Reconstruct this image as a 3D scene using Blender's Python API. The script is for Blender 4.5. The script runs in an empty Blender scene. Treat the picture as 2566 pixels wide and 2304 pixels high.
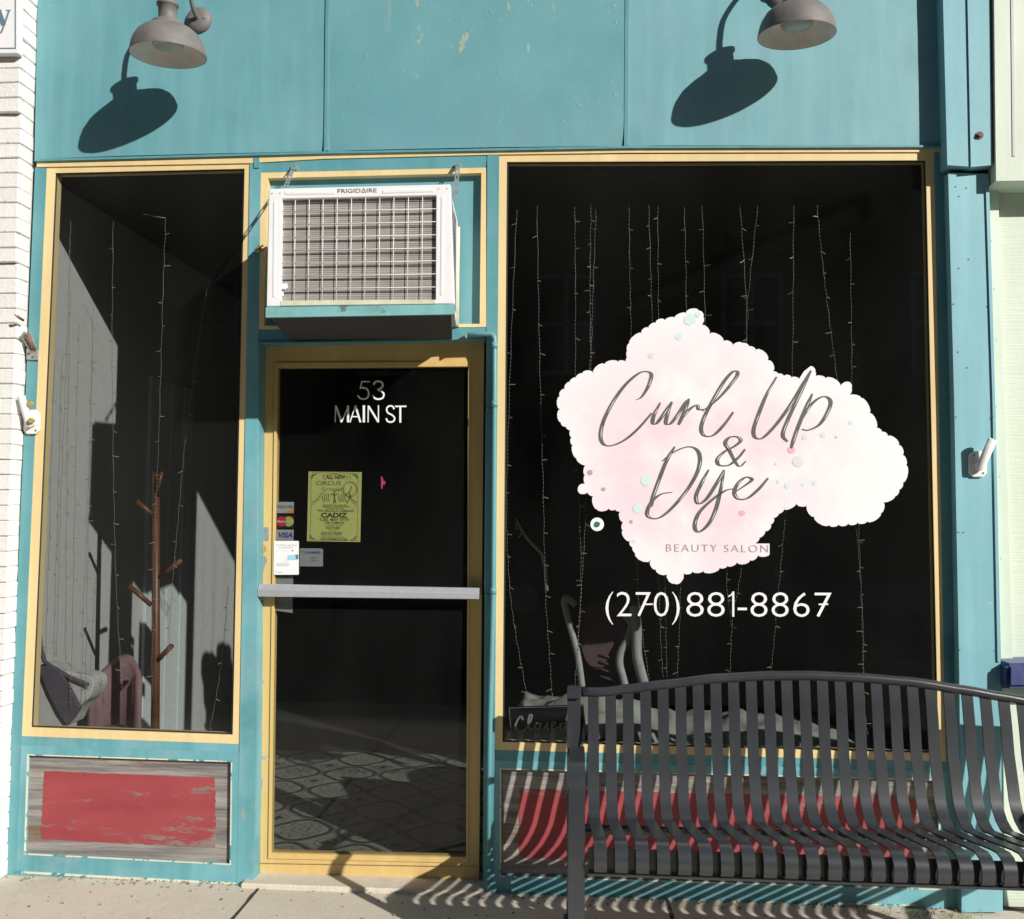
import bpy, bmesh, math, random
from mathutils import Vector, Matrix
random.seed(7)
S = bpy.context.scene
COL = S.collection
PI = math.pi

# ------------------------------------------------------------------ camera, sky, sun, exposure
PW, PH, FPX = 2566.0, 2304.0, 2400.0
YAW, PITCH, ROLL = -0.0694226, 0.0543148, 0.0080774
CAM = Vector((0.28236, -3.63195, 1.41367))
def _basis():
    cy, sy, cp, sp = math.cos(YAW), math.sin(YAW), math.cos(PITCH), math.sin(PITCH)
    f = Vector((sy*cp, cy*cp, sp)); r = Vector((cy, -sy, 0)); u = r.cross(f)
    return (math.cos(ROLL)*r + math.sin(ROLL)*u, -math.sin(ROLL)*r + math.cos(ROLL)*u, f)
CR, CU, CF = _basis()
cam = bpy.data.cameras.new('camera'); camo = bpy.data.objects.new('camera', cam); COL.objects.link(camo)
cam.sensor_width = 36; cam.lens = 36*FPX/PW; cam.clip_start = 0.05; cam.clip_end = 500
camo.matrix_world = Matrix(((CR.x, CU.x, -CF.x, CAM.x), (CR.y, CU.y, -CF.y, CAM.y), (CR.z, CU.z, -CF.z, CAM.z), (0, 0, 0, 1)))
S.camera = camo

SUN = Vector((-1.10, 1.0, -0.68)).normalized()      # the way the light travels
sl = bpy.data.lights.new('sun', 'SUN'); so = bpy.data.objects.new('sun', sl); COL.objects.link(so)
sl.energy = 5.0; sl.angle = math.radians(0.53); sl.color = (1.0, 0.955, 0.88)
so.rotation_euler = SUN.to_track_quat('-Z', 'Y').to_euler(); so.location = (8, -8, 9)
w = bpy.data.worlds.new('World'); S.world = w; w.use_nodes = True
nt = w.node_tree; nt.nodes.clear()
sky = nt.nodes.new('ShaderNodeTexSky'); sky.sky_type = 'NISHITA'; sky.sun_disc = False
sky.sun_elevation = math.asin(-SUN.z); sky.sun_rotation = math.atan2(-SUN.x, -SUN.y)
bg = nt.nodes.new('ShaderNodeBackground'); bg.inputs[1].default_value = 0.042
wo = nt.nodes.new('ShaderNodeOutputWorld'); nt.links.new(sky.outputs[0], bg.inputs[0]); nt.links.new(bg.outputs[0], wo.inputs[0])
S.view_settings.view_transform = 'Standard'; S.view_settings.look = 'None'
S.view_settings.gamma = 1; S.view_settings.use_curve_mapping = False
S.view_settings.exposure = 0.22
S.render.engine = 'CYCLES'
S.cycles.max_bounces = 8; S.cycles.transparent_max_bounces = 16

# ------------------------------------------------------------------ helpers
def at(x, y, Y):                                     # photo pixel -> point on the plane y = Y
    d = CF + CR*((x-PW/2)/FPX) - CU*((y-PH/2)/FPX)
    return CAM + d*((Y-CAM.y)/d.y)
ORG = {}
def org(p): return ORG.get(p.name, Vector((0, 0, 0))) if p else Vector((0, 0, 0))
def props(o, label=None, cat=None, group=None, kind=None):
    if label: o['label'] = label
    if cat: o['category'] = cat
    if group: o['group'] = group
    if kind: o['kind'] = kind
    return o
def emp(name, loc, label, cat, group=None):
    o = bpy.data.objects.new(name, None); COL.objects.link(o)
    o.location = loc; o.empty_display_size = .1; ORG[o.name] = Vector(loc)
    return props(o, label, cat, group)
def link(name, me, parent, c):
    o = bpy.data.objects.new(name, me); COL.objects.link(o)
    if parent: o.parent = parent
    o.location = Vector(c) - org(parent); ORG[o.name] = Vector(c)
    return o
def add(name, V, F, mat, parent=None, smooth=False, bev=0, seg=1, **kw):
    V = [Vector(v) for v in V]
    lo = Vector([min(v[i] for v in V) for i in range(3)]); hi = Vector([max(v[i] for v in V) for i in range(3)])
    c = Vector(((lo.x+hi.x)/2, (lo.y+hi.y)/2, lo.z))
    me = bpy.data.meshes.new(name); me.from_pydata([v-c for v in V], [], F)
    bm = bmesh.new(); bm.from_mesh(me)
    bmesh.ops.recalc_face_normals(bm, faces=bm.faces)
    if bev: bmesh.ops.bevel(bm, geom=list(bm.edges), offset=bev, segments=seg, affect='EDGES', clamp_overlap=True)
    bm.to_mesh(me); bm.free()
    if mat: me.materials.append(mat)
    if smooth: me.polygons.foreach_set('use_smooth', [True]*len(me.polygons))
    me.update()
    return props(link(name, me, parent, c), **kw)
class MB:                                            # several shapes gathered into one mesh
    def __init__(s): s.V = []; s.F = []
    def put(s, V, F):
        n = len(s.V); s.V += [Vector(v) for v in V]; s.F += [[i+n for i in f] for f in F]; return s
    def box(s, x0, x1, y0, y1, z0, z1):
        return s.put(*boxg(x0, x1, y0, y1, z0, z1))
    def tube(s, pts, r, n=8, cap=True): return s.put(*tubeg(pts, r, n, cap))
    def build(s, name, mat, parent=None, **kw): return add(name, s.V, s.F, mat, parent, **kw)
def boxg(x0, x1, y0, y1, z0, z1):
    V = [(x, y, z) for z in (z0, z1) for y in (y0, y1) for x in (x0, x1)]
    return V, [(0, 2, 3, 1), (4, 5, 7, 6), (0, 1, 5, 4), (2, 6, 7, 3), (0, 4, 6, 2), (1, 3, 7, 5)]
def box(name, x0, x1, y0, y1, z0, z1, mat, parent=None, **kw): return add(name, *boxg(x0, x1, y0, y1, z0, z1), mat, parent, **kw)
def tubeg(pts, r, n=8, cap=True):
    P = [Vector(p) for p in pts]; R = r if isinstance(r, (list, tuple)) else [r]*len(P)
    V = []; F = []; prev = None
    for i, p in enumerate(P):
        t = (P[min(i+1, len(P)-1)] - P[max(i-1, 0)]).normalized()
        if prev is None:
            a = Vector((0, 0, 1)) if abs(t.z) < .9 else Vector((1, 0, 0)); u = t.cross(a).normalized()
        else: u = (prev - t*prev.dot(t)).normalized()
        prev = u; v = t.cross(u)
        V += [p + (u*math.cos(2*PI*k/n) + v*math.sin(2*PI*k/n))*R[i] for k in range(n)]
    for i in range(len(P)-1):
        for k in range(n): F.append((i*n+k, i*n+(k+1) % n, (i+1)*n+(k+1) % n, (i+1)*n+k))
    if cap: F.append(tuple(range(n))[::-1]); F.append(tuple((len(P)-1)*n+k for k in range(n)))
    return V, F
def tube(name, pts, r, mat, parent=None, n=8, **kw): return add(name, *tubeg(pts, r, n), mat, parent, smooth=kw.pop('smooth', True), **kw)
def latheg(prof, c, n=40):                           # prof: (radius, z) from c upward
    V = []; F = []
    for (r, z) in prof: V += [(c[0]+r*math.cos(2*PI*k/n), c[1]+r*math.sin(2*PI*k/n), c[2]+z) for k in range(n)]
    for i in range(len(prof)-1):
        for k in range(n): F.append((i*n+k, i*n+(k+1) % n, (i+1)*n+(k+1) % n, (i+1)*n+k))
    return V, F
def prismg(poly, yb):                                # poly: 3D front outline; pushed back to y = yb
    n = len(poly); V = list(poly) + [Vector((p.x, yb, p.z)) for p in poly]
    F = [tuple(range(n)), tuple(range(2*n-1, n-1, -1))] + [(i, i+n, (i+1) % n+n, (i+1) % n) for i in range(n)]
    return V, F
def slab(name, px, Y, yb, mat, parent=None, **kw): return add(name, *prismg([at(x, y, Y) for x, y in px], yb), mat, parent, **kw)
def ring(name, outer, inner, Y, yb, mat, parent=None, **kw):
    n = len(outer); O = [at(x, y, Y) for x, y in outer]; I = [at(x, y, Y) for x, y in inner]
    bk = lambda L: [Vector((p.x, yb, p.z)) for p in L]
    V = O + I + bk(O) + bk(I); F = []
    for i in range(n):
        j = (i+1) % n
        F += [(i, j, n+j, n+i), (2*n+i, 3*n+i, 3*n+j, 2*n+j), (i, 2*n+i, 2*n+j, j), (n+i, n+j, 3*n+j, 3*n+i)]
    return add(name, V, F, mat, parent, **kw)
def smoothp(P, k=6):                                 # Catmull-Rom through P
    if len(P) < 3: return [Vector(p) for p in P]
    P = [Vector(p) for p in P]; Q = [2*P[0]-P[1]] + P + [2*P[-1]-P[-2]]; out = []
    for i in range(1, len(Q)-2):
        for j in range(k):
            t = j/k; a, b, c, d = Q[i-1], Q[i], Q[i+1], Q[i+2]
            out.append(.5*((2*b) + (c-a)*t + (2*a-5*b+4*c-d)*t*t + (3*b-a-3*c+d)*t**3))
    return out + [P[-1]]
def strokes(name, L, Y, mat, parent=None, **kw):     # L: list of (pixel points, width or width function)
    V = []; F = []
    for q, (P, wd) in enumerate(L):
        P = [Vector((p[0], p[1])) for p in P]; n0 = len(V); n = len(P)
        for i, p in enumerate(P):
            t = (P[min(i+1, n-1)] - P[max(i-1, 0)])
            if t.length == 0: t = Vector((1, 0))
            t.normalize(); nr = Vector((-t.y, t.x)); ww = (wd(i/(n-1), t) if callable(wd) else wd)/2
            for sgn in (1, -1):
                a = p + nr*ww*sgn; V.append(at(a.x, a.y, Y - q*.00004))
        F += [(n0+2*i, n0+2*i+1, n0+2*i+3, n0+2*i+2) for i in range(n-1)]
    return add(name, V, F, mat, parent, **kw)
def text(name, s, p0, p1, capx, Y, mat, parent=None, bold=0, space=1.0, shear=0, fit=True, **kw):
    # lettering on the plane y = Y from photo pixel p0 to p1 (baseline), cap height capx pixels
    cu = bpy.data.curves.new('lettering', 'FONT'); cu.body = s; cu.offset = bold; cu.space_character = space; cu.shear = shear; cu.resolution_u = 3
    ob = bpy.data.objects.new('lettering_source', cu); me = bpy.data.meshes.new_from_object(ob)
    bpy.data.objects.remove(ob); vs = [v.co.copy() for v in me.vertices]; fs = [tuple(p.vertices) for p in me.polygons]; bpy.data.meshes.remove(me)
    x0 = min(v.x for v in vs); x1 = max(v.x for v in vs)
    e = Vector((p1[0]-p0[0], p1[1]-p0[1])); n = Vector((e.y, -e.x)).normalized()
    V = []
    for v in vs:
        q = Vector(p0) + e*((v.x-x0)/(x1-x0)) + n*(v.y/.70*capx)
        V.append(at(q.x, q.y, Y))
    return add(name, V, fs, mat, parent, **kw)
def disc(name, x, y, r, Y, mat, parent=None, n=14, wob=0, **kw):
    P = [at(x + r*(1+wob*random.uniform(-1, 1))*math.cos(2*PI*k/n), y + r*(1+wob*random.uniform(-1, 1))*math.sin(2*PI*k/n), Y) for k in range(n)]
    return add(name, P, [tuple(range(n))], mat, parent, **kw)

# ------------------------------------------------------------------ materials
class N:
    def __init__(s, name):
        s.m = bpy.data.materials.new(name); s.m.use_nodes = True; s.t = s.m.node_tree
        s.b = s.t.nodes['Principled BSDF']; s.tc = s.t.nodes.new('ShaderNodeTexCoord')
    def n(s, typ, **kw):
        x = s.t.nodes.new(typ)
        for k, v in kw.items(): setattr(x, k, v)
        return x
    def l(s, a, b): s.t.links.new(a, b)
    def noise(s, scale, detail=4, stretch=(1, 1, 1), rough=.55, loc=(0, 0, 0), src='Object'):
        mp = s.n('ShaderNodeMapping'); mp.inputs['Scale'].default_value = stretch; mp.inputs['Location'].default_value = loc
        s.l(s.tc.outputs[src], mp.inputs[0]); x = s.n('ShaderNodeTexNoise'); s.l(mp.outputs[0], x.inputs['Vector'])
        x.inputs['Scale'].default_value = scale; x.inputs['Detail'].default_value = detail; x.inputs['Roughness'].default_value = rough
        return x.outputs['Fac']
    def ramp(s, fac, a, b):
        x = s.n('ShaderNodeMapRange'); x.inputs[1].default_value = a; x.inputs[2].default_value = b; s.l(fac, x.inputs[0]); return x.outputs[0]
    def math(s, op, a, b=None):
        x = s.n('ShaderNodeMath', operation=op)
        for i, v in enumerate((a, b)):
            if v is None: continue
            if hasattr(v, 'links'): s.l(v, x.inputs[i])
            else: x.inputs[i].default_value = v
        return x.outputs[0]
    def mix(s, fac, a, b):
        x = s.n('ShaderNodeMix', data_type='RGBA')
        for i, v in ((0, fac), (6, a), (7, b)):
            if hasattr(v, 'links'): s.l(v, x.inputs[i])
            elif i == 0: x.inputs[0].default_value = v
            else: x.inputs[i].default_value = (*v, 1)
        return x.outputs[2]
    def col(s, c):
        if hasattr(c, 'links'): s.l(c, s.b.inputs['Base Color'])
        else: s.b.inputs['Base Color'].default_value = (*c, 1)
    def bump(s, h, strength, dist=.002):
        x = s.n('ShaderNodeBump'); x.inputs['Strength'].default_value = strength; x.inputs['Distance'].default_value = dist
        s.l(h, x.inputs['Height']); s.l(x.outputs[0], s.b.inputs['Normal'])
    def set(s, rough=.5, metal=0, spec=None):
        s.b.inputs['Roughness'].default_value = rough; s.b.inputs['Metallic'].default_value = metal
        if spec is not None: s.b.inputs['Specular IOR Level'].default_value = spec
        return s.m
def plain(name, c, rough=.55, metal=0, var=.12, scale=25, bump=.12, spec=None):
    k = N(name); f = k.noise(scale, 5)
    k.col(k.mix(k.ramp(f, .3, .7), tuple(x*(1-var) for x in c), tuple(min(1, x*(1+var)) for x in c)))
    if bump: k.bump(k.noise(scale*8, 3), bump, .001)
    return k.set(rough, metal, spec)
def paint(name, c, c2, chip=None, amt=.66, chipscale=9, stretch=(1, 1, 1), rough=.42, peel=.25, dirt=None, spec=None):
    k = N(name)
    base = k.mix(k.ramp(k.noise(2.3, 6), .35, .68), c, c2)
    streak = k.ramp(k.noise(14, 5, (1, 1, .09), loc=(3, 1, 0)), .46, .72)
    base = k.mix(k.math('MULTIPLY', streak, .30), base, tuple(min(1, x*1.35+.02) for x in c2))
    if dirt: base = k.mix(k.math('MULTIPLY', k.ramp(k.noise(5, 7, rough=.7, loc=(9, 2, 4)), .50, .68), .5), base, dirt)
    if chip:
        m = k.ramp(k.noise(chipscale, 8, stretch, .68, (5, 7, 1)), amt, amt+.015)
        base = k.mix(m, base, chip)
    k.col(base)
    k.bump(k.math('ADD', k.math('MULTIPLY', k.noise(7, 3), 3.0), k.math('MULTIPLY', k.noise(210, 2), .45)), peel, .0016)
    return k.set(rough, 0, spec)
TEAL, TEAL2 = (.075, .246, .280), (.104, .29, .322)
M = {}
M['fascia'] = paint('fascia_teal', (.108, .290, .328), (.148, .345, .380), rough=.5, peel=.22, dirt=(.16, .30, .36))
def fascia_worn():
    k = N('fascia_teal_worn')
    base = k.mix(k.ramp(k.noise(1.9, 6), .35, .68), (.108, .290, .328), (.148, .345, .380))
    sep = k.n('ShaderNodeSeparateXYZ'); k.l(k.tc.outputs['Object'], sep.inputs[0])
    zl = sep.outputs[2]
    fade = k.math('MULTIPLY', k.ramp(k.noise(16, 5, (1, 1, .05)), .42, .66), k.ramp(zl, .28, .02))
    base = k.mix(k.math('MULTIPLY', fade, .4), base, (.15, .25, .33))
    band = k.math('MULTIPLY', k.ramp(zl, .26, .34), k.ramp(zl, .66, .56))
    xb = k.math('MULTIPLY', k.ramp(sep.outputs[0], -.36, -.26), k.ramp(sep.outputs[0], .34, .24))
    chips = k.ramp(k.noise(17, 4, (1, 1, .42), .6, (2, 5, 8)), .615, .65)
    base = k.mix(k.math('MULTIPLY', k.math('MULTIPLY', chips, .7), k.math('MULTIPLY', band, xb)), base, (.42, .42, .30))
    k.col(base)
    blis = k.math('MULTIPLY', k.ramp(k.noise(34, 5, rough=.65), .60, .70), k.ramp(k.noise(4, 2), .46, .6))
    k.bump(k.math('ADD', k.math('ADD', k.math('MULTIPLY', blis, 2.2), k.math('MULTIPLY', k.noise(6, 3), 2.5)), k.math('MULTIPLY', k.noise(200, 2), .4)), .4, .002)
    return k.set(.5)
M['fascia_worn'] = fascia_worn()
M['teal'] = paint('teal_trim_paint', TEAL, TEAL2, chip=(.42, .45, .42), amt=.695, chipscale=11, rough=.45, dirt=(.18, .33, .38))
M['teal_base'] = paint('teal_worn_paint', TEAL, (.16, .40, .46), chip=(.50, .50, .46), amt=.665, chipscale=8, stretch=(1, 1, .5), rough=.5, dirt=(.28, .38, .42))
M['yellow'] = paint('yellow_trim_paint', (.65, .50, .25), (.71, .555, .295), chip=(.50, .46, .40), amt=.70, chipscale=16, rough=.45)
M['door_yellow'] = paint('yellow_door_paint', (.565, .395, .15), (.62, .445, .18), chip=(.30, .33, .36), amt=.675, chipscale=10, rough=.42)
M['pilaster'] = paint('blue_pilaster_paint', (.165, .385, .455), (.20, .43, .49), chip=(.45, .50, .45), amt=.70, chipscale=7, rough=.5)
M['cream'] = plain('cream_caulk', (.60, .60, .46), .6)
M['bead'] = paint('worn_cream_caulk', (.56, .57, .45), (.62, .62, .50), chip=TEAL, amt=.53, chipscale=10, rough=.6)
M['brick'] = None
def brickm():
    k = N('white_painted_brick'); oi = k.n('ShaderNodeObjectInfo')
    c = k.mix(k.ramp(k.noise(7, 6, rough=.65), .35, .7), (.70, .69, .67), (.79, .785, .77))
    c = k.mix(k.math('MULTIPLY', oi.outputs['Random'], .35), c, (.66, .645, .62))
    c = k.mix(k.ramp(k.noise(16, 6, rough=.7, loc=(4, 4, 4)), .655, .70), c, (.50, .40, .36))
    k.col(c); k.bump(k.math('ADD', k.noise(40, 5), k.noise(160, 3)), .55, .003); return k.set(.7)
M['brick'] = brickm()
M['mortar'] = plain('painted_mortar', (.66, .63, .60), .85, bump=.6, scale=30)
def woodm():
    k = N('weathered_grey_wood')
    g = k.noise(5, 8, (.35, 1, 7), .65); f = k.noise(3, 6, (.6, 1, 2.2), .6, (3, 3, 3))
    c = k.mix(k.ramp(g, .36, .62), (.12, .11, .112), (.31, .29, .275))
    c = k.mix(k.math('MULTIPLY', k.ramp(k.noise(11, 8, (.22, 1, 9), .75, (1, 1, 6)), .52, .60), .65), c, (.10, .09, .09))
    c = k.mix(k.math('MULTIPLY', k.ramp(f, .54, .64), .85), c, (.15, .085, .035))
    c = k.mix(k.math('MULTIPLY', k.ramp(k.noise(2.2, 5, (.5, 1, 3), .6, (8, 1, 2)), .55, .66), .6), c, (.40, .375, .29))
    k.col(c); k.bump(k.noise(9, 8, (.3, 1, 14), .7), .7, .003); return k.set(.85)
M['wood'] = woodm()
def redm():
    k = N('peeling_red_paint')
    g = k.noise(5, 8, (.35, 1, 7), .65)
    wood = k.mix(k.ramp(g, .3, .7), (.16, .12, .115), (.28, .22, .205))
    red = k.mix(k.ramp(k.noise(4, 6, (.6, 1, 2.5)), .35, .7), (.255, .038, .048), (.33, .058, .065))
    sep = k.n('ShaderNodeSeparateXYZ'); k.l(k.tc.outputs['Object'], sep.inputs[0])
    ez = k.math('POWER', k.math('DIVIDE', k.math('ABSOLUTE', k.math('SUBTRACT', sep.outputs[2], .15)), .14), 3.0)
    low = k.math('MULTIPLY', k.ramp(sep.outputs[2], .15, .02), k.ramp(sep.outputs[0], -.05, .28))
    nz = k.math('ADD', k.noise(5.2, 12, (.7, 1, 3.0), .78, (6.4, 2, 1.1)), k.math('ADD', k.math('MULTIPLY', ez, .05), k.math('MULTIPLY', low, .085)))
    m = k.ramp(nz, .572, .63)
    k.col(k.mix(m, red, wood)); k.bump(k.math('SUBTRACT', k.math('MULTIPLY', k.noise(9, 8, (.3, 1, 14), .7), .5), m), .5, .0015); return k.set(.6)
M['red'] = redm()
def glassm(name, f):
    k = N(name); k.t.nodes.remove(k.b); out = k.t.nodes['Material Output']
    tr = k.n('ShaderNodeBsdfTransparent'); tr.inputs[0].default_value = (.82, .84, .83, 1)
    gl = k.n('ShaderNodeBsdfGlossy'); gl.inputs['Roughness'].default_value = .012; gl.inputs[0].default_value = (1, 1, 1, 1)
    lw = k.n('ShaderNodeLayerWeight'); lw.inputs[0].default_value = .5
    fc = k.math('MULTIPLY', k.math('ADD', .04, k.math('MULTIPLY', k.math('POWER', lw.outputs[1], 5.0), .96)), f)
    mx = k.n('ShaderNodeMixShader'); k.l(fc, mx.inputs[0]); k.l(tr.outputs[0], mx.inputs[1]); k.l(gl.outputs[0], mx.inputs[2])
    du = k.n('ShaderNodeBsdfDiffuse'); du.inputs[0].default_value = (.5, .5, .5, 1); m2 = k.n('ShaderNodeMixShader')     # thin dust film with wiped smears, doubling as a painted haze that lifts the blacks
    sm = k.math('MULTIPLY', k.ramp(k.noise(1.6, 6, (1, 1, .45), .6, (3, 3, 3)), .35, .72), .007)
    k.l(k.math('ADD', sm, .0012), m2.inputs[0]); k.l(mx.outputs[0], m2.inputs[1]); k.l(du.outputs[0], m2.inputs[2])
    k.l(m2.outputs[0], out.inputs[0]); return k.m
M['glass'] = glassm('window_glass', .45)
M['white_metal'] = plain('white_enamel', (.78, .78, .80), .35, var=.03, bump=.03)
M['white_plastic'] = plain('white_cast_metal', (.72, .71, .69), .5, var=.08, bump=.3, scale=40)
def coilm():
    k = N('aluminium_coil')
    sep = k.n('ShaderNodeSeparateXYZ'); k.l(k.tc.outputs['Object'], sep.inputs[0])
    f = k.math('SINE', k.math('MULTIPLY', sep.outputs[2], 900.0))
    c = k.mix(k.ramp(k.noise(9, 6, (.4, 1, 9)), .35, .7), (.27, .25, .235), (.42, .39, .36))
    c = k.mix(k.math('MULTIPLY', k.ramp(f, -.2, 1), .35), c, (.33, .31, .29))
    k.col(c); k.bump(f, .5, .002); return k.set(.6, .1)
M['coil'] = coilm()
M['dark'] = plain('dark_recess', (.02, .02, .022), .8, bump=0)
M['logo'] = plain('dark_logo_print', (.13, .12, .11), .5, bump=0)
M['tray'] = paint('worn_teal_tray', (.16, .40, .41), (.22, .46, .46), chip=(.13, .17, .18), amt=.59, chipscale=9, rough=.6, dirt=(.12, .2, .2))
M['alu'] = plain('brushed_aluminium', (.60, .61, .66), .38, .55, var=.06, scale=60, bump=.06)
M['galv'] = plain('galvanised_steel', (.50, .50, .50), .42, .7, var=.25, scale=40)
M['rust'] = plain('rusty_steel', (.20, .12, .10), .75, .3, var=.4, scale=50, bump=.5)
M['lamp'] = plain('lamp_grey_metal', (.15, .138, .136), .62, .0, var=.18, scale=18, bump=.25)
M['lamp_in'] = plain('lamp_inner_enamel', (.74, .70, .65), .5, var=.08)
M['bulb'] = plain('frosted_glass', (.36, .36, .33), .25, var=.05, bump=0)
def benchm():
    k = N('black_powder_coat')
    c = k.mix(k.ramp(k.noise(6, 5), .35, .7), (.025, .028, .033), (.038, .042, .047))
    c = k.mix(k.ramp(k.noise(22, 7, (1, 1, .5), .7), .735, .76), c, (.22, .21, .19))
    k.col(c); k.bump(k.noise(420, 2), .35, .0008); return k.set(.27, .0, .7)
M['bench'] = benchm()
def concretem():
    k = N('sidewalk_concrete')
    c = k.mix(k.ramp(k.noise(1.7, 8, rough=.6), .35, .68), (.57, .515, .42), (.66, .60, .50))
    c = k.mix(k.math('MULTIPLY', k.ramp(k.noise(150, 4, rough=.75), .42, .62), .55), c, (.47, .425, .35))
    c = k.mix(k.math('MULTIPLY', k.ramp(k.noise(75, 5, rough=.7, loc=(3, 2, 1)), .62, .72), .5), c, (.52, .48, .42))
    c = k.mix(k.math('MULTIPLY', k.ramp(k.noise(4, 7, rough=.75, loc=(1, 7, 3)), .56, .72), .32), c, (.24, .215, .18))
    k.col(c); k.bump(k.math('ADD', k.noise(120, 5), k.math('MULTIPLY', k.noise(14, 4), 1.5)), .55, .003); return k.set(.88)
M['concrete'] = concretem()
M['asphalt'] = plain('asphalt', (.036, .036, .038), .9, var=.3, scale=60, bump=.6)
M['dirt'] = plain('joint_dirt', (.055, .04, .028), .95, var=.4, scale=80, bump=.8)
M['ground'] = plain('far_ground', (.10, .10, .08), .95, var=.3, scale=1)
M['greenwall'] = paint('pale_green_siding', (.55, .62, .52), (.60, .67, .57), rough=.6, peel=.15)
def sidingm():
    k = N('pale_green_rough_siding')
    c = k.mix(k.ramp(k.noise(3, 5), .3, .7), (.55, .62, .52), (.60, .67, .57)); k.col(c)
    k.bump(k.math('ADD', k.noise(30, 4, (.15, 1, 6)), k.math('MULTIPLY', k.noise(60, 3, (1, 1, .5)), .4)), .6, .003); return k.set(.65)
M['siding'] = sidingm()
M['bluesill'] = plain('navy_painted_brick', (.055, .075, .20), .35, var=.25, scale=30, bump=1.0)
M['int_grey'] = plain('interior_grey_wall', (.43, .42, .435), .8, var=.05, bump=.1)
M['int_white'] = plain('interior_white_trim', (.50, .52, .55), .6, var=.06)
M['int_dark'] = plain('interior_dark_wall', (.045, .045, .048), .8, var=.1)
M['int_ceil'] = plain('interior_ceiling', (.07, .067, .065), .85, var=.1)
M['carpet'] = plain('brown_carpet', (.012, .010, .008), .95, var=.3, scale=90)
def tilem():
    k = N('patterned_tile')
    sep = k.n('ShaderNodeSeparateXYZ'); k.l(k.tc.outputs['Object'], sep.inputs[0])
    T = 1/.298
    su = k.math('MULTIPLY', sep.outputs[0], T); sv = k.math('MULTIPLY', sep.outputs[1], T)
    u = k.math('ABSOLUTE', su); v = k.math('ABSOLUTE', sv)
    cu = k.math('SUBTRACT', .5, u); cv = k.math('SUBTRACT', .5, v)
    L = lambda a, b: k.math('SQRT', k.math('ADD', k.math('MULTIPLY', a, a), k.math('MULTIPLY', b, b)))
    dc = L(cu, cv); d0 = L(u, v)
    line = lambda x, c, h: k.math('LESS_THAN', k.math('ABSOLUTE', k.math('SUBTRACT', x, c)), h)
    ang = k.math('ARCTAN2', sv, su)
    quat = k.math('ADD', d0, k.math('MULTIPLY', k.math('COSINE', k.math('MULTIPLY', ang, 4.0)), -.030))
    scr = k.math('ADD', d0, k.math('MULTIPLY', k.math('SINE', k.math('MULTIPLY', ang, 8.0)), .045))
    scr2 = k.math('ADD', d0, k.math('MULTIPLY', k.math('SINE', k.math('MULTIPLY', ang, 12.0)), .02))
    m = line(quat, .42, .036)
    star = k.math('LESS_THAN', k.math('ADD', dc, k.math('MULTIPLY', k.math('MULTIPLY', cu, cv), 26.0)), .10)
    for q in (line(quat, .475, .007), line(scr, .26, .010), line(scr2, .12, .010), k.math('LESS_THAN', d0, .028), star, line(dc, .15, .007)): m = k.math('MAXIMUM', m, q)
    base = k.mix(k.ramp(k.noise(30, 4), .3, .7), (.21, .207, .195), (.27, .266, .247))
    k.col(k.mix(m, base, (.035, .03, .03))); return k.set(.4)
M['tile'] = tilem()
M['coatwood'] = plain('varnished_brown_wood', (.12, .045, .021), .45, var=.3, scale=12)
M['bag'] = plain('grey_tote_fabric', (.42, .41, .42), .9, var=.1)
M['bag_dark'] = plain('dark_violet_fabric', (.075, .06, .085), .9)
M['pink'] = plain('mauve_upholstery', (.22, .125, .138), .8, var=.15)
M['pink_shade'] = plain('shaded_mauve_upholstery', (.09, .05, .058), .8, var=.12)  # mauve darkened to paint in the shade on the salon chair
M['chipgrey'] = plain('chipped_light_grey', (.26, .25, .24), .7, var=.3, scale=60); M['chiptan'] = plain('chipped_tan', (.30, .25, .15), .7, var=.3, scale=60); M['dirt2'] = plain('pale_grit', (.26, .22, .17), .95, var=.4, scale=40)
M['pastel'] = plain('faded_pale_teal', (.20, .32, .32), .6, bump=0)
M['cloth'] = plain('grey_rumpled_cloth', (.29, .29, .27), .95, var=.12, scale=10)
M['chairwhite'] = plain('white_chair_frame', (.36, .36, .355), .4, var=.05)
M['signblack'] = plain('black_sign_board', (.008, .009, .010), .7, bump=0, spec=.02)
M['chalk'] = plain('silver_script', (.22, .23, .24), .6, bump=0)
M['branch'] = plain('dry_branch', (.35, .25, .24), .8)
def wirem():
    k = N('clear_fairy_light_wire')
    sep = k.n('ShaderNodeSeparateXYZ'); k.l(k.tc.outputs['Object'], sep.inputs[0])
    f = k.math('SINE', k.math('MULTIPLY', sep.outputs[2], 420.0))
    k.col(k.mix(k.ramp(f, -.5, .7), (.05, .05, .05), (.36, .36, .345))); return k.set(.3)  # bright and dark bands paint the wire's sparkle into its colour
M['wire'] = wirem()
M['led'] = plain('fairy_light_bulb', (.33, .30, .18), .3, bump=0)
M['vinyl'] = plain('white_vinyl', (.78, .79, .80), .5, var=.01, bump=0)
def decalm():
    k = N('watercolour_decal')
    sep = k.n('ShaderNodeSeparateXYZ'); k.l(k.tc.outputs['Object'], sep.inputs[0])
    dx = k.math('ADD', sep.outputs[0], .12); dz = k.math('SUBTRACT', sep.outputs[2], .44)
    d = k.math('SQRT', k.math('ADD', k.math('MULTIPLY', k.math('MULTIPLY', dx, dx), .75), k.math('MULTIPLY', dz, dz)))
    fall = k.ramp(d, .62, .22)
    f = k.ramp(k.noise(3.4, 6, loc=(1.7, 0, 3.3)), .38, .56); g = k.ramp(k.noise(8, 6, loc=(0, 0, 6)), .50, .56)
    c = k.mix(k.math('MULTIPLY', fall, f), (.78, .79, .81), (.79, .605, .68)); c = k.mix(k.math('MULTIPLY', k.math('MULTIPLY', g, k.ramp(d, .46, .38)), .28), c, (.77, .63, .69))
    k.col(c); return k.set(.5)
M['wash'] = decalm()
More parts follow.
